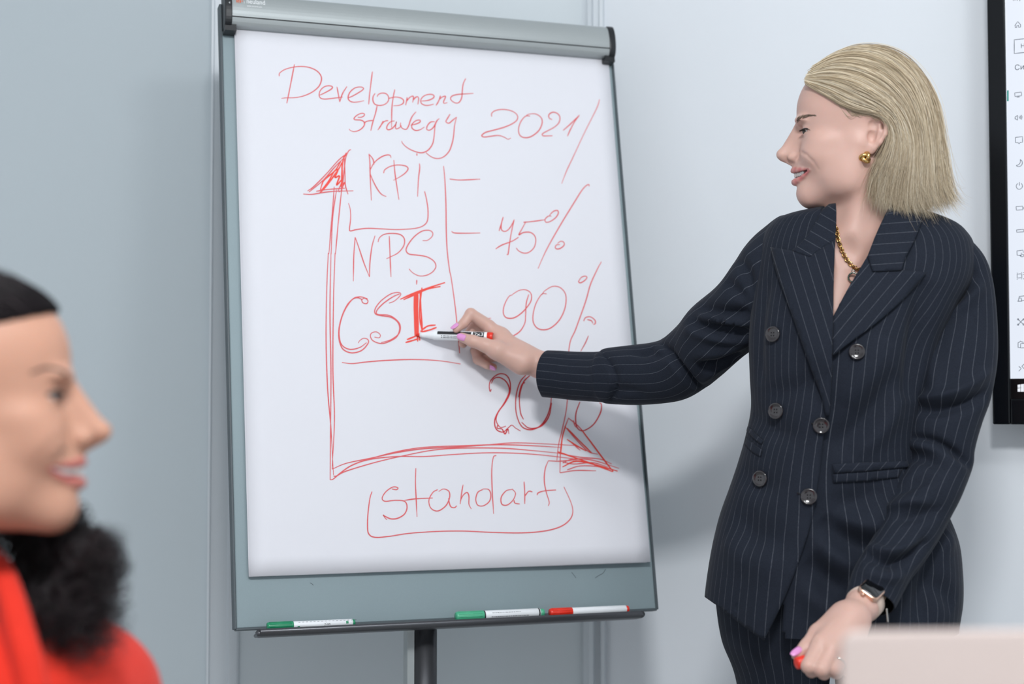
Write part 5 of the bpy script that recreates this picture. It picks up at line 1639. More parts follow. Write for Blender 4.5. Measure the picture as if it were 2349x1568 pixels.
drape('collar', colR, tree1, 0.009, rot=math.radians(86), n=26, lift=lapel_lift(flC), bump=0.001)
drape('collar', colL, tree1, 0.011, rot=math.radians(-60), n=26, lift=lapel_lift(flD), bump=0.001)
# collar stand round the nape
nk = []
cs = U(1990, 492, 2.40)
for k in range(33):
    w = math.radians(-20 + 220 * k / 32)
    nk.append((w, cs + ex_ * 0.062 * math.cos(w) + ey_ * 0.064 * math.sin(w)))
V = []; F = []; uvc = []
for i, (w, p) in enumerate(nk):
    out = nrm(p - cs)
    for j, (dz, dr) in enumerate(((-0.012, 0.014), (0.006, 0.012), (0.022, 0.006), (0.030, 0.002), (0.026, -0.004), (0.0, -0.002))):
        V.append(p + ZU * dz + out * dr); uvc.append((j * 0.012, i * 0.006))
for i in range(len(nk) - 1):
    for j in range(5): F.append((i * 6 + j, i * 6 + j + 1, (i + 1) * 6 + j + 1, (i + 1) * 6 + j))
cst = make('collar_stand', V, F, [M['suit'], M['lining']], blazer, uv=uvc); solid(cst, 0.003, 0)
# pocket welts
tree_f = bvh(np.vstack([tv1, fp_v]), [tuple(x) for x in tf] + [tuple(i + len(tv1) for i in q) for q in fp_f])
def G(l): return [(1580 + x / 2.578, 960 + y / 2.578) for x, y in l]
drape('pocket_welt', G([(850,268),(1050,258),(1290,250),(1300,285),(1050,310),(855,322)]), tree1, 0.0035, rot=math.radians(40), n=24, thick=0.003)
drape('pocket_flap', G([(850,324),(1050,312),(1260,296),(1240,345),(1050,368),(855,378)]), tree1, 0.0022, rot=math.radians(5), n=24, thick=0.002)
drape('pocket_welt', G([(352,45),(395,90),(440,128),(430,150),(385,115),(345,72)]), tree_f, 0.0030, rot=0.5, n=16, thick=0.0025, default=2.33)
drape('pocket_flap', G([(338,105),(385,150),(432,185),(425,222),(375,195),(335,150)]), tree_f, 0.0024, rot=0.2, n=16, thick=0.002, default=2.33)
# buttons
BUT = [(1776, 767, 18.5), (1966, 807, 18.5), (1783, 942, 19), (1884, 975, 19), (1747, 1097, 19), (1856, 1139, 19)]
for i, (bx, by, br_) in enumerate(BUT):
    tr_ = tree1 if i == 1 else tree_f
    h = tr_.ray_cast(Vector(CAM), Vector(ray(bx, by)), 10)
    p = np.array(h[0]); nn = np.array(h[1]); nn = nn if nn @ (CAM - p) > 0 else -nn
    nn = nrm(nn * 0.75 + nrm(CAM - p) * 0.35)
    if i in (4, 5): nn = nrm(nn + ZU * 0.10)
    r = br_ / FPX * float((p - CAM) @ FW)
    p = p + nn * 0.0045
    q = MB()
    q.lathe(p, p + nn, [(-0.002, r * 0.5), (-0.001, r * 0.9), (0.0004, r), (0.0016, r * 0.97), (0.0022, r * 0.88), (0.0018, r * 0.80), (0.0012, r * 0.72), (0.0011, r * 0.3), (0.0011, r * 0.01)], 32)
    bt = q.build('button', M['button'], blazer)
    e1 = nrm(np.cross(nn, ZU)); e2 = np.cross(nn, e1); q = MB()
    for a_, b_ in ((1, 1), (1, -1), (-1, 1), (-1, -1)):
        q.ball(p + nn * 0.0012 + e1 * a_ * r * 0.16 + e2 * b_ * r * 0.18, [r * 0.10, r * 0.10, 0.0005], np.array([e1, e2, nn]), 8, 6)
    q.build('thread_holes', M['thread'], bt)
# buttonholes beside two buttons
for pl in ([(1861, 970), (1868, 973), (1876, 976)], [(1829, 1129), (1836, 1133), (1846, 1137)]):
    q = MB(); pts = []
    for x, y in pl:
        h = cast(tree_f, x, y); pts.append(h - ray(x, y) * 0.0042)
    q.tube(catmull(pts, 4), 0.0009, 6); q.build('buttonhole', M['thread'], blazer)

# ---------------------------------------------------------------- trousers and shoes
def leg(name, st, nt=48):
    """st: (px left, px right, y, depth) down the leg"""
    A3 = catmull(np.array([U(a, y, d) for a, b_, y, d in st]), 8); B3 = catmull(np.array([U(b_, y, d) for a, b_, y, d in st]), 8)
    th = np.linspace(0, 2 * math.pi, nt, endpoint=False); R3 = []
    for a, b_ in zip(A3, B3):
        c = (a + b_) / 2; hw = np.linalg.norm(b_ - a) / 2
        R3.append(c + np.outer(np.cos(th) * hw, ex_) + np.outer(np.sin(th) * hw * 1.05 + 0.004 * np.cos(th * 2), ey_))
    v, f = loft_mesh(np.array(R3)); n = vnormals(v, f)
    cc = np.array(R3).mean(1).repeat(nt, 0)
    if np.mean(np.einsum('ij,ij->i', n, v - cc)) < 0: f = f[:, ::-1]
    uv = np.stack([np.tile(np.arange(nt) / nt * 0.52, len(R3)), np.repeat(np.arange(len(R3)) * 0.02, nt)], 1)
    o = make(name, v, f, [M['suit'], M['lining']], woman, uv=uv); solid(o, 0.003, -1, 1)
    return o
FZ = 2.45
def py_floor(d, z=0.0): return CY + FPX * ((CAM[2] - z) / d * math.cos(PITCH) + math.sin(PITCH)) / (math.cos(PITCH) - (CAM[2] - z) / d * math.sin(PITCH)) 
yl = 3600 * 1.15 / 2.42 + 941
trous = leg('trouser_leg', [(1636, 1960, 1290, 2.40), (1642, 1930, 1380, 2.40), (1656, 1912, 1470, 2.40), (1690, 1900, 1568, 2.405), (1705, 1880, 1750, 2.42), (1712, 1862, 2000, 2.43), (1715, 1860, 2300, 2.45), (1705, 1870, 2560, 2.46)])
leg('trouser_leg', [(1900, 2186, 1290, 2.39), (1905, 2180, 1380, 2.39), (1912, 2172, 1470, 2.385), (1918, 2150, 1568, 2.385), (1935, 2120, 1750, 2.39), (1945, 2098, 2000, 2.40), (1945, 2095, 2300, 2.42), (1935, 2105, 2560, 2.43)])
for px_, d_ in ((1788, 2.43), (2020, 2.40)):
    c = U(px_, 2560, d_); c[2] = 0.0
    fd = nrm(-ey_ - ex_ * 0.35)
    sops = [('+', Cone(c + ZU * 0.055, c + fd * 0.13 + ZU * 0.032, 0.034, 0.028), 0.02), ('+', Cone(c + fd * 0.13 + ZU * 0.03, c + fd * 0.20 + ZU * 0.022, 0.030, 0.012), 0.02),
            ('+', Cone(c + ZU * 0.06, c + ZU * 0.12, 0.036, 0.036), 0.02), ('&', Half(c + ZU * 0.012, -ZU), 0.003)]
    v, f = nets(sops, c - 0.3, c + 0.3, 0.006)
    sh = make('shoe', v, f, M['shoe'], woman)
    b = MB(); b.box(c - fd * 0.012 + ZU * 0.0075, fd * 0.025, np.cross(ZU, fd) * 0.022, ZU * 0.0075); b.box(c + fd * 0.13 + ZU * 0.006, fd * 0.06, np.cross(ZU, fd) * 0.026, ZU * 0.006)
    b.build('sole', M['shoe'], sh, flat=True)
# ---------------------------------------------------------------- woman: hair
def strand_mesh(lines, r0, cols, sides=3):
    """lines (n, m, 3) -> tapering tubes; colour value kept in uv.x"""
    n, m, _ = lines.shape
    tan = np.gradient(lines, axis=1); tan /= np.linalg.norm(tan, axis=2, keepdims=True) + 1e-12
    ref = np.array([0.37, 0.61, 0.70])
    e1 = np.cross(tan, ref); e1 /= np.linalg.norm(e1, axis=2, keepdims=True) + 1e-12
    e2 = np.cross(tan, e1)
    rr = r0 * (1 - 0.85 * np.linspace(0, 1, m) ** 2.5)
    V = np.zeros((n, m, sides, 3))
    for k in range(sides):
        w = 2 * math.pi * k / sides
        V[:, :, k] = lines + (e1 * math.cos(w) + e2 * math.sin(w)) * rr[None, :, None]
    idx = np.arange(n * m * sides).reshape(n, m, sides)
    F = []
    for k in range(sides):
        k2 = (k + 1) % sides
        F.append(np.stack([idx[:, :-1, k], idx[:, :-1, k2], idx[:, 1:, k2], idx[:, 1:, k]], -1).reshape(-1, 4))
    uv = np.stack([np.repeat(cols, m * sides), np.tile(np.repeat(np.linspace(0, 1, m), sides), n)], 1)
    return V.reshape(-1, 3), np.concatenate(F), uv
G_ = np.array([
 [(1853,194,62),(1878,213,80),(1905,233,90),(1932,253,96),(1965,268,99),(2000,275,101),(2028,287,103),(2041,318,102),(2030,360,99),(2008,405,97),(1998,445,94),(2003,485,90)],
 [(1852,188,54),(1884,202,78),(1915,216,90),(1948,234,97),(1985,252,102),(2018,270,105),(2044,298,106),(2053,340,105),(2044,385,103),(2030,430,100),(2022,468,97),(2027,500,93)],
 [(1853,180,45),(1893,182,70),(1930,190,86),(1968,206,96),(2006,230,104),(2040,260,108),(2064,298,109),(2074,345,107),(2070,395,104),(2060,445,100),(2056,482,96),(2064,503,92)],
 [(1858,168,34),(1903,155,56),(1945,155,70),(1988,168,84),(2030,192,95),(2066,230,103),(2088,280,105),(2098,335,102),(2096,392,99),(2090,442,96),(2092,478,93),(2104,506,88)],
 [(1870,152,20),(1918,130,34),(1962,125,46),(2006,135,58),(2050,162,72),(2090,208,84),(2113,265,88),(2123,330,87),(2125,392,85),(2123,442,83),(2128,478,80),(2142,502,76)],
 [(1888,138,9),(1938,116,14),(1984,111,20),(2030,122,30),(2072,148,42),(2108,196,55),(2133,255,62),(2144,325,62),(2148,392,61),(2150,438,60),(2157,468,58),(2168,484,55)],
 [(1908,128,0),(1955,111,0),(2002,108,0),(2048,120,3),(2088,147,6),(2122,192,9),(2145,250,10),(2156,325,10),(2163,392,10),(2167,438,10),(2170,464,10),(2173,474,8)]], float)
GD = np.array([catmull(g, 3) for g in G_])             # (7, m, 3)
for g in GD:                                          # keep the locks outside the skull
    for q_ in g:
        if q_[1] < 330:
            q_[2] = max(q_[2], surf(q_[0], q_[1], 1, head_ops) + 7) if q_[2] > 12 else q_[2]
rs = np.random.RandomState(11)
def blonde(n, far=False, spread=1.0):
    m = GD.shape[1]
    t = rs.rand(n) * 6 if not far else rs.rand(n) * 6
    i = np.clip(t.astype(int), 0, 5); fr = (t - i)[:, None, None]
    L = GD[i] * (1 - fr) + GD[i + 1] * fr
    s = np.linspace(0, 1, m)[None, :]
    clump = np.floor(t * 9 + rs.rand(n) * 0.7).astype(int)
    ph = np.sin(clump * 12.9898) * 43758.5453; ph = (ph - np.floor(ph)) * 6.283
    dep = rs.rand(n) ** 1.5 * 12 * spread
    ctr_ = np.array([1990, 290, 0.0])
    rad = L - ctr_; rad /= np.linalg.norm(rad, axis=2, keepdims=True) + 1e-9
    L = L - rad * dep[:, None, None]
    jit = rs.randn(n, 3) * np.array([2.6, 2.6, 3.0]) * spread
    L = L + jit[:, None, :] * (0.35 + 1.6 * s[..., None] ** 2)
    tip = rs.randn(n, 3) * np.array([15, 10, 10]) * spread
    L = L + tip[:, None, :] * (s[..., None] ** 4)
    L[..., 0] += np.sin(s * 7 + ph[:, None]) * 4.2 * s ** 0.8 + np.sin(ph)[:, None] * 10 * s ** 5 + np.sin(s * 15 + ph[:, None] * 2) * 1.2 * s
    L[..., 1] += np.sin(s * 11 + ph[:, None] * 3 + rs.rand(n)[:, None]) * 1.5
    L[..., 2] += np.cos(s * 6 + ph[:, None] * 1.7) * 3.0 * s
    ln = 0.74 + 0.26 * rs.rand(n) ** 0.6
    # trim length by re-sampling
    out = np.zeros_like(L); x = np.linspace(0, 1, m)
    for k in range(n):
        xx = x * ln[k]
        for j in range(3): out[k, :, j] = np.interp(xx, x, L[k, :, j])
    if far: out[..., 2] *= -1
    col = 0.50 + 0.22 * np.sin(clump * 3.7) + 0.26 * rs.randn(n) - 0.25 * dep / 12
    P = HO + (1975 - out[..., 0:1]) * eU / HS + (300 - out[..., 1:2]) * eV / HS + out[..., 2:3] * eW / HS
    return P, np.clip(col, 0.02, 0.98)
P1, c1 = blonde(6200); P2, c2 = blonde(1300, far=True); P3, c3 = blonde(420, spread=2.4)
P4, c4 = blonde(150, spread=1.3)                     # flyaways standing off the crown
P4 = P4 + (P4 - HP(1990, 290, 0)) * (0.03 + 0.07 * rs.rand(150))[:, None, None] * np.sin(np.linspace(0.2, 2.6, P4.shape[1]))[None, :, None]
hv_, hf_, huv = strand_mesh(np.concatenate([P1, P2, P3, P4]), 0.00034, np.concatenate([c1, c2, c3, c4]))
hair = make('hair', hv_, hf_, M['blonde'], woman, uv=huv)
tag(hair, 'shoulder length blonde hair tucked behind the ear', kind='stuff')
# baby hairs along the temple, darker roots
# under-layer so no scalp shows
hb_ = [('+', E2(1998, 254, 0, 138, 132, 99), 0.001), ('+', E2(1990, 215, 0, 118, 96, 92), 20 / HS)]
nrm_h = nrm(eU * 90 - eV * 148)
hb_ += [('&', Half(HP(1862, 193, 0), nrm_h), 10 / HS)]
for s in (1, -1):
    hb_ += [('+', C2((2076, 300, 62 * s), (2074, 462, 58 * s), 36, 30), 20 / HS), ('+', C2((2098, 300, 34 * s), (2108, 455, 34 * s), 38, 32), 20 / HS), ('+', C2((2048, 340, 68 * s), (2034, 455, 66 * s), 22, 20), 16 / HS)]
hb_ += [('+', C2((2096, 280, 0), (2116, 440, 0), 44, 34), 20 / HS)]
hb_ += [('-', E2(1992, 325, 100, 44, 60, 26), 8 / HS), ('-', E2(1992, 325, -100, 44, 60, 26), 8 / HS)]
lo_ = np.min([HP(1800, 80, -140), HP(2220, 540, 140), HP(1800, 540, 140), HP(2220, 80, -140)], axis=0) - 0.02
hi_ = np.max([HP(1800, 80, -140), HP(2220, 540, 140), HP(1800, 540, 140), HP(2220, 80, -140)], axis=0) + 0.02
v, f = nets(hb_, lo_, hi_, 0.003)
make('hair_underlayer', v, f, M['blonde_base'], hair)
# short dark wisps at the temple in front of the ear
L = []
for k in range(260):
    t = rs.rand(); x0 = 1918 + 78 * t; y0 = 246 + 30 * t - 6 * math.sin(t * 3)
    w0 = 92 + 4 * t
    a = np.array([x0, y0, surf(min(x0, 1985), y0, 1, head_ops) + 1.0]); 
    b_ = np.array([x0 + 26 + rs.randn() * 4, y0 + 20 + rs.randn() * 5 - 12 * t, 0]); b_[2] = a[2] + 2
    c_ = np.array([min(2012, x0 + 52 + rs.randn() * 6), y0 + 26 + rs.randn() * 5 - 26 * t, 0]); c_[2] = a[2] + 5
    L.append(catmull([a, b_, c_], 5))
L = np.array(L)
P = HO + (1975 - L[..., 0:1]) * eU / HS + (300 - L[..., 1:2]) * eV / HS + L[..., 2:3] * eW / HS
v, f, uv_ = strand_mesh(P, 0.0003, np.clip(0.05 + 0.2 * rs.rand(len(L)), 0, 1))
tag(make('temple_wisps', v, f, M['blonde'], hair, uv=uv_), kind='stuff')

# ---------------------------------------------------------------- necklace, watch, ring, bracelet, cap
tree_b = bvh(bv, bf)
def skin_at(px, py, off):
    h = cast(tree_b, px, py)
    return (h if h is not None else U(px, py, 2.33)) - ray(px, py) * off
npx = K([(760,60),(800,120),(833,170),(845,235),(870,305),(905,365),(950,405),(990,410),(1040,370),(1080,300),(1110,220),(1130,140)])
line = catmull(np.array([skin_at(x, y, 0.004) for x, y in npx]), 12)
sarc = np.concatenate([[0], np.cumsum(np.linalg.norm(np.diff(line, axis=0), axis=1))])
neck = None
q = MB(); pitch_ = 0.0042; k = 0
for s_ in np.arange(0.001, sarc[-1], pitch_):
    c = np.array([np.interp(s_, sarc, line[:, j]) for j in range(3)]); c2_ = np.array([np.interp(s_ + 0.002, sarc, line[:, j]) for j in range(3)])
    t = nrm(c2_ - c); o1 = nrm(np.cross(t, FW)); o2 = np.cross(t, o1)
    a_, b_ = (o1, o2) if k % 2 else (o2, o1)
    ring_ = [c + t * 0.0036 * math.cos(w) + (a_ * 0.95 + b_ * 0.3) * 0.0027 * math.sin(w) for w in np.linspace(0, 2 * math.pi, 13)]
    q.tube(ring_, 0.00085, 6, cap=False); k += 1
neck = q.build('necklace', M['gold'], woman)
pc_ = skin_at(1957, 636, 0.006); tc_ = nrm(CAM - pc_); e1 = nrm(np.cross(tc_, ZU)); e2 = np.cross(tc_, e1)
q = MB(); q.tube([pc_ + (e1 * math.cos(w) + e2 * math.sin(w)) * 0.0068 for w in np.linspace(0, 2 * math.pi, 25)], 0.0014, 8, cap=False)
q.tube([pc_ + (e1 * math.cos(w) + e2 * math.sin(w) * -1) * 0.0022 - e2 * -0.0085 * 0 + ZU * 0.0088 for w in np.linspace(0, 2 * math.pi, 13)], 0.0007, 6, cap=False)
pend = q.build('pendant', M['silver'], neck)
q = MB()
for k in range(16):
    w = 2 * math.pi * k / 16; q.ball(pc_ + (e1 * math.cos(w) + e2 * math.sin(w)) * 0.0068 + tc_ * 0.001, 0.0011, None, 8, 6)
q.build('gems', M['gem'], neck)
# watch on her left wrist, just below the cuff
aw = nrm(U(1945, 1420, 2.15) - WRL)                    # down the wrist
wc = WRL + aw * 0.002
ct = nrm(CAM - wc); wo = nrm(ct * 0.42 + np.array([0.42, 0, 0.70])); wo = nrm(wo - aw * np.dot(wo, aw)); wsd = np.cross(aw, wo)
wp = WRL - aw * 0.004 + wo * 0.0250
q = MB(); rrp = rr_plate(wp, wsd, aw, wo, 0.031, 0.034, 0.008, 0.008)
wcase = bevel(rrp.build('watch', M['rose_gold'], woman), 0.002, 3, 50)
tag(wcase, 'rose gold smart watch with dark face')
bevel(rr_plate(wp + wo * 0.0042, wsd, aw, wo, 0.028, 0.031, 0.0025, 0.007).build('watch_face', M['watch_glass'], wcase), 0.001, 2, 50)
q = MB(); q.lathe(wp + wsd * 0.0 + aw * 0.018 - wsd * -0.004, wp + aw * 0.03 + wsd * 0.004, [(0, 0.003), (0.0025, 0.003)], 12); q.build('crown', M['rose_gold'], wcase)
q = MB(); lp = []
for w in np.linspace(0.55, 2 * math.pi - 0.55, 30):
    lp.append(WRL - aw * 0.006 + wo * 0.0245 * math.cos(w) + wsd * 0.0245 * math.sin(w))
V = []; F = []
for i, p in enumerate(lp):
    V += [p - aw * 0.009, p + aw * 0.009]
F = [(2 * i, 2 * i + 1, 2 * i + 3, 2 * i + 2) for i in range(len(lp) - 1)]
st = make('watch_strap', V, F, M['strap'], wcase); solid(st, 0.0018, 0)
# bracelet end hanging below the cuff
q = MB()
for k in range(7):
    c = U(2034 + 0.4 * k, 1398 + 4.2 * k, 2.165)
    q.ball(c, [0.0012, 0.0008, 0.0020], None, 8, 6)
br = q.build('bracelet', M['silver'], woman)
# wedding band
ra, rb = U(1932, 1499, 2.108), U(1913, 1533, 2.090)
rc_ = ra + (rb - ra) * 0.62; rd_ = nrm(rb - ra); o1 = nrm(np.cross(rd_, ZU)); o2 = np.cross(rd_, o1)
q = MB(); q.tube([rc_ + (o1 * math.cos(w) + o2 * math.sin(w)) * 0.0108 for w in np.linspace(0, 2 * math.pi, 33)], 0.0017, 8, cap=False)
q.build('ring', M['silver'], woman)
# red cap held in her left hand
ca = U(1826, 1521, 2.103); cb = U(1872, 1511, 2.112)
q = MB(); q.lathe(ca, cb, [(0.0, 0.0060), (0.0006, 0.0076), (0.002, 0.0082), (0.034, 0.0088), (0.036, 0.0088)], 28)
cp_ = q.build('marker_cap', M['red_plastic'])
tag(cp_, 'red marker cap held in the lowered hand', 'marker cap')
# ---------------------------------------------------------------- person in red, close to the camera
FD = 1.3225; FS = FPX / FD; FK = 1.8
rt_ = math.radians(3.0)
def fmap(px, py):
    x = 246 - (px - 1782) * FK; y = 989 + (py - 348) * FK
    dx, dy = x - 225, y - 930
    return 225 + dx * math.cos(rt_) + dy * math.sin(rt_), 930 - dx * math.sin(rt_) + dy * math.cos(rt_)
FO = U(-60, 950, FD)
fW = nrm(nrm(CAM - FO) * np.array([1, 1, 0.3]))
fW = nrm(fW + np.array([-0.10, 0, 0]))
fU = nrm(np.cross(fW, ZU)); fU = fU if fU[0] > 0 else -fU
fV = np.cross(fW, fU); fV = fV if fV[2] > 0 else -fV
fU_, fV_ = fU, fV
fU = fU_ * math.cos(rt_) + fV_ * math.sin(rt_) * 0; FAX = np.array([fU_, fV_, fW])
FHS = FS / FK
def FP(px, py, w=0.0):
    x, y = fmap(px, py)
    return FO + (fU_ * (x + 60) + fV_ * (950 - y)) / FS + fW * w / FHS
fops, FL, FC, FCV, fsurf = build_head(FP, FHS, FAX, FO + (fU_ * (-165 + 60) + fV_ * (950 - 1420)) / FS)
fops += [('+', Cone(FP(1864, 446, 0), FP(1862, 446, 0), 24 / FHS, 24 / FHS), 14 / FHS)]
fops += [('+', Cone(U(-190, 1420, 1.36), U(-200, 1560, 1.38), 0.06, 0.06), 0.04)]
pp = []
for o_, p_, k_ in fops:
    for q_ in ('a', 'b', 'c'):
        if hasattr(p_, q_): pp.append(getattr(p_, q_))
pp = np.array(pp)
v, f = nets(fops, pp.min(0) - 0.12, pp.max(0) + 0.12, 0.003)
v = relax(v, f, 1, 0.3)
front = make('person', v, f, M['skin_w'], origin=np.array([FO[0], FO[1], 0.0]))
mouth_attr(front, v, FL, FC, FP, FHS, -fU_ * -1, FP(1975, 300, 0))
tag(front, 'dark haired person in a red blazer smiling in profile in the near left corner', 'person')
for s in (1, -1):
    q = MB(); q.ball(FP(1862, 300, 44 * s), 17.6 / FHS, FAX, 20, 12); ey = q.build('eyeball', M['eye'], front)
    q = MB(); q.ball(FP(1850, 301, 49 * s), 8 / FHS, FAX, 14, 8); q.build('iris', M['iris'], ey)
    q = MB(); q.tube(catmull([FP(x, y, w * s) for x, y, w in ((1842, 299, 36), (1840, 298, 46), (1846, 296, 56), (1856, 297, 62), (1868, 301, 64))], 5), 2.6 / FHS, 6)
    q.build('eyelashes', M['lash'], front)
    q = MB(); q.tube(catmull([FP(x, y, s * (fsurf(x, y, 1, fops) + 0.5)) for x, y in ((1834, 274), (1846, 267), (1860, 265), (1876, 271))], 5), np.linspace(3.4, 1.4, 16) / FHS, 6)
    q.build('eyebrow', M['lash'], front)
# teeth
cp = np.array([(p[0], p[1], p[2]) for p in FCV]); cp = np.vstack([cp[::-1] * [1, 1, -1], cp[1:]])
q = MB(); q.tube([FP(x + 4, y - 2, w * 0.93) for x, y, w in catmull(cp, 4)], 5.5 / FHS, 8)
q.build('teeth', M['teeth'], front)
# swept back cap of hair
def fE(px, py, w, ru, rv, rw): return Ell(FP(px, py, w), np.array([ru, rv, rw]) / FHS, FAX)
fh = [('+', fE(1990, 258, 0, 142, 129, 112), 0.001), ('+', fE(1915, 222, 0, 84, 76, 88), 30 / FHS)]
fn_ = nrm(fU_ * 0.30 - fV_ * 0.95)
fh += [('&', Half(FP(1856, 196, 0), fn_), 8 / FHS)]
fh += [('+', Cone(FP(2040, 250, 0), FP(2090, 420, 0), 95 / FHS, 70 / FHS), 30 / FHS)]
fh += [('+', Cone(FP(2010, 300, 90), FP(2020, 420, 70), 30 / FHS, 30 / FHS), 20 / FHS)]
hp_ = np.array([FP(x, y, w) for x in (1780, 2200) for y in (60, 560) for w in (-170, 170)])
v, f = nets(fh, hp_.min(0), hp_.max(0), 0.004)
fhair = make('hair', v, f, M['black_base'], front)
rs = np.random.RandomState(5)
# fine short hairs standing off the crown
L = []
for k in range(1500):
    t = rs.rand() ** 1.4; x0 = 1846 + 120 * t; w0 = (rs.rand() - 0.5) * 190
    # find the cap surface from above
    P = FP(x0 + 6, 60, w0) + np.outer(np.linspace(0, 240, 70) / FHS, -FAX[1]); dd = apply_ops(fh[:3], P)
    if not (dd < 0).any(): continue
    o_ = P[np.argmax(dd < 0)]
    if apply_ops(fh[:2], o_[None] + fV_ * 0.004)[0] < 0: continue      # not under the hairline
    d_ = nrm(-fU_ * 1.0 + fV_ * (0.30 - 0.35 * t) + fW * (rs.randn() * 0.25 + w0 / 400))
    up_ = fV_ * 0.0015 * rs.rand()
    L.append([o_ - fV_ * 0.003, o_ + d_ * 0.015 + up_ + fV_ * 0.002, o_ + d_ * 0.032 + up_ * 2 + fV_ * 0.002 * rs.randn(), o_ + d_ * 0.050 + up_ - fV_ * 0.005])
L = np.array(L)
v, f, uv_ = strand_mesh(L, 0.0005, rs.rand(len(L)))
tag(make('loose_hairs', v, f, M['black_hair'], fhair, uv=uv_), kind='stuff')
# long curls falling behind the jaw over the far shoulder
roots = []
L = []
m_ = 90
for k in range(430):
    t = rs.rand()
    x_end = 20 + 235 * t ** 0.8 + rs.randn() * 10; y_end = 1600 - 250 * t * rs.rand() - 60 * rs.rand()
    d0 = 1.36 + 0.06 * rs.rand(); d1 = 1.31 + 0.07 * rs.rand()
    if t > 0.72: y_end = 1200 + 330 * rs.rand()
    x_mid = 10 + 175 * t + rs.randn() * 12
    a = U(-80 + 70 * t + rs.randn() * 10, 1040 + rs.rand() * 60, d0); b_ = U(x_mid, 1170 + rs.rand() * 110, d0 + 0.02); c_ = U(x_end, (1290 + y_end) / 2, d1); e_ = U(x_end - 15 + 30 * rs.rand(), y_end, d1)
    g = catmull(np.array([a, b_, c_, e_]), m_ // 3)[:m_]
    s = np.linspace(0, 1, len(g))
    tan = np.gradient(g, axis=0); tan /= np.linalg.norm(tan, axis=1)[:, None]
    e1_ = np.cross(tan, FW); e1_ /= np.linalg.norm(e1_, axis=1)[:, None] + 1e-9; e2_ = np.cross(tan, e1_)
    ph = rs.rand() * 6.28; turns = 6 + 5 * rs.rand(); R = (0.003 + 0.006 * rs.rand() + (0.007 * rs.rand() if t > 0.55 else 0)) * smooth(s, 0.05, 0.4)
    L.append(g + e1_ * (np.cos(ph + s * turns * 6.283) * R)[:, None] + e2_ * (np.sin(ph + s * turns * 6.283) * R)[:, None])
mm = min(len(x) for x in L); L = np.array([x[:mm] for x in L])
v, f, uv_ = strand_mesh(L, 0.0007, rs.rand(len(L)))
tag(make('curls', v, f, M['black_hair'], fhair, uv=uv_), kind='stuff')
# red blazer: shoulders, far sleeve, chest
rops = [('+', Cone(U(40, 1640, 1.44), U(215, 1600, 1.46), 0.065, 0.052), 0.03), ('+', Cone(U(215, 1600, 1.46), U(262, 1900, 1.44), 0.052, 0.045), 0.03),
        ('+', Cone(U(-260, 1600, 1.28), U(-60, 1640, 1.38), 0.075, 0.09), 0.05), ('+', Cone(U(-60, 1700, 1.38), U(-40, 2600, 1.36), 0.14, 0.15), 0.06),
        ('+', Cone(U(-270, 1620, 1.27), U(-330, 2200, 1.22), 0.06, 0.05), 0.03)]
pp = np.array([getattr(p_, q_) for _, p_, _ in rops for q_ in ('a', 'b')])
v, f = nets(rops, pp.min(0) - 0.2, pp.max(0) + 0.2, 0.006)
rbl = make('blazer', v, f, M['red_cloth'], front)
# turned collar, near side: a rolled band running down from the neck
def band(name, left, right, deps, roll=0.012, n=10):
    Lc = catmull(np.array([U(x, y, d) for (x, y), d in zip(left, deps)]), 8); Rc = catmull(np.array([U(x, y, d) for (x, y), d in zip(right, deps)]), 8)
    V = []; F = []
    for i in range(len(Lc)):
        for j in range(n):
            t = j / (n - 1)
            V.append(Lc[i] * (1 - t) + Rc[i] * t - FW * roll * math.sin(math.pi * t))
    for i in range(len(Lc) - 1):
        for j in range(n - 1): F.append((i * n + j, i * n + j + 1, (i + 1) * n + j + 1, (i + 1) * n + j))
    o = make(name, V, F, M['red_cloth'], rbl); solid(o, 0.003, 0)
band('collar', [(-70, 1230), (-30, 1290), (-8, 1370), (5, 1450), (22, 1530), (40, 1640)], [(-20, 1245), (22, 1290), (55, 1365), (78, 1440), (98, 1510), (122, 1640)], [1.36, 1.335, 1.31, 1.295, 1.285, 1.275])
q = MB()
b = MB(); b.box((FO[0] - 0.05, FO[1] + 0.02, 0.43), (0.21, 0, 0), (0, 0.20, 0), (0, 0, 0.025))
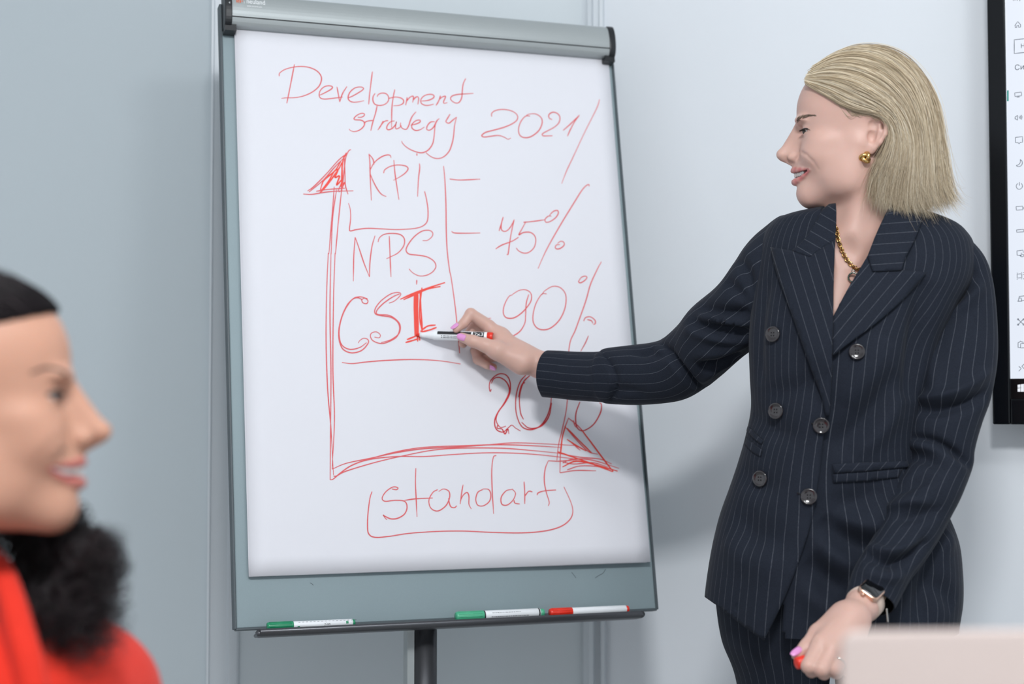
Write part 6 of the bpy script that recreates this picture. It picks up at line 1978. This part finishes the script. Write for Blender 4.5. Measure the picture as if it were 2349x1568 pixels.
# lower body and chair so the figure is carried
lops = [('+', Cone(np.array([FO[0] - 0.12, FO[1] + 0.03, 0.56]), np.array([FO[0] + 0.10, FO[1] + 0.02, 0.56]), 0.11, 0.11), 0.05),
        ('+', Cone(np.array([FO[0] - 0.10, FO[1] - 0.02, 0.535]), np.array([FO[0] - 0.02, FO[1] - 0.42, 0.52]), 0.08, 0.06), 0.03), ('+', Cone(np.array([FO[0] + 0.08, FO[1] - 0.02, 0.535]), np.array([FO[0] + 0.14, FO[1] - 0.42, 0.52]), 0.08, 0.06), 0.03),
        ('+', Cone(np.array([FO[0] - 0.02, FO[1] - 0.42, 0.52]), np.array([FO[0] - 0.02, FO[1] - 0.40, 0.08]), 0.058, 0.045), 0.02), ('+', Cone(np.array([FO[0] + 0.14, FO[1] - 0.42, 0.52]), np.array([FO[0] + 0.14, FO[1] - 0.40, 0.08]), 0.058, 0.045), 0.02)]
pp = np.array([getattr(p_, q_) for _, p_, _ in lops for q_ in ('a', 'b')])
v, f = nets(lops, pp.min(0) - 0.15, pp.max(0) + 0.15, 0.010)
make('trousers', v, f, M['red_cloth'], front)
for sx in (-0.02, 0.14):
    c = np.array([FO[0] + sx, FO[1] - 0.40, 0.0])
    v, f = nets([('+', Cone(c + ZU * 0.05, c + np.array([0, -0.12, 0.03]), 0.045, 0.03), 0.02), ('&', Half(c, -ZU), 0.003)], c - 0.25, c + 0.25, 0.008)
    make('shoe', v, f, M['shoe'], front)
ch = empty('office_chair', (FO[0] - 0.02, FO[1] + 0.02, 0), 'black office chair under the person in red', 'chair')
bevel(rr_plate((FO[0] - 0.02, FO[1] - 0.02, 0.425), RT, np.array([0, 1.0, 0]), ZU, 0.46, 0.46, 0.05, 0.06).build('seat', M['black_plastic'], ch), 0.01, 2, 50)
b = MB(); b.lathe((FO[0] - 0.02, FO[1] - 0.02, 0.06), (FO[0] - 0.02, FO[1] - 0.02, 1), [(0, 0.03), (0.345, 0.03)], 18); b.build('column', M['dark_metal'], ch)
for k in range(5):
    w = 2 * math.pi * k / 5; dd = np.array([math.cos(w), math.sin(w), 0]); c = np.array([FO[0] - 0.02, FO[1] - 0.02, 0])
    b = MB(); b.tube([c + ZU * 0.08, c + dd * 0.27 + ZU * 0.06], [0.02, 0.015], 8); lg_ = b.build('leg', M['dark_metal'], ch)
    b = MB(); b.ball(c + dd * 0.27 + ZU * 0.026, 0.026, nu=12, nv=8); b.build('caster', M['black_plastic'], lg_)
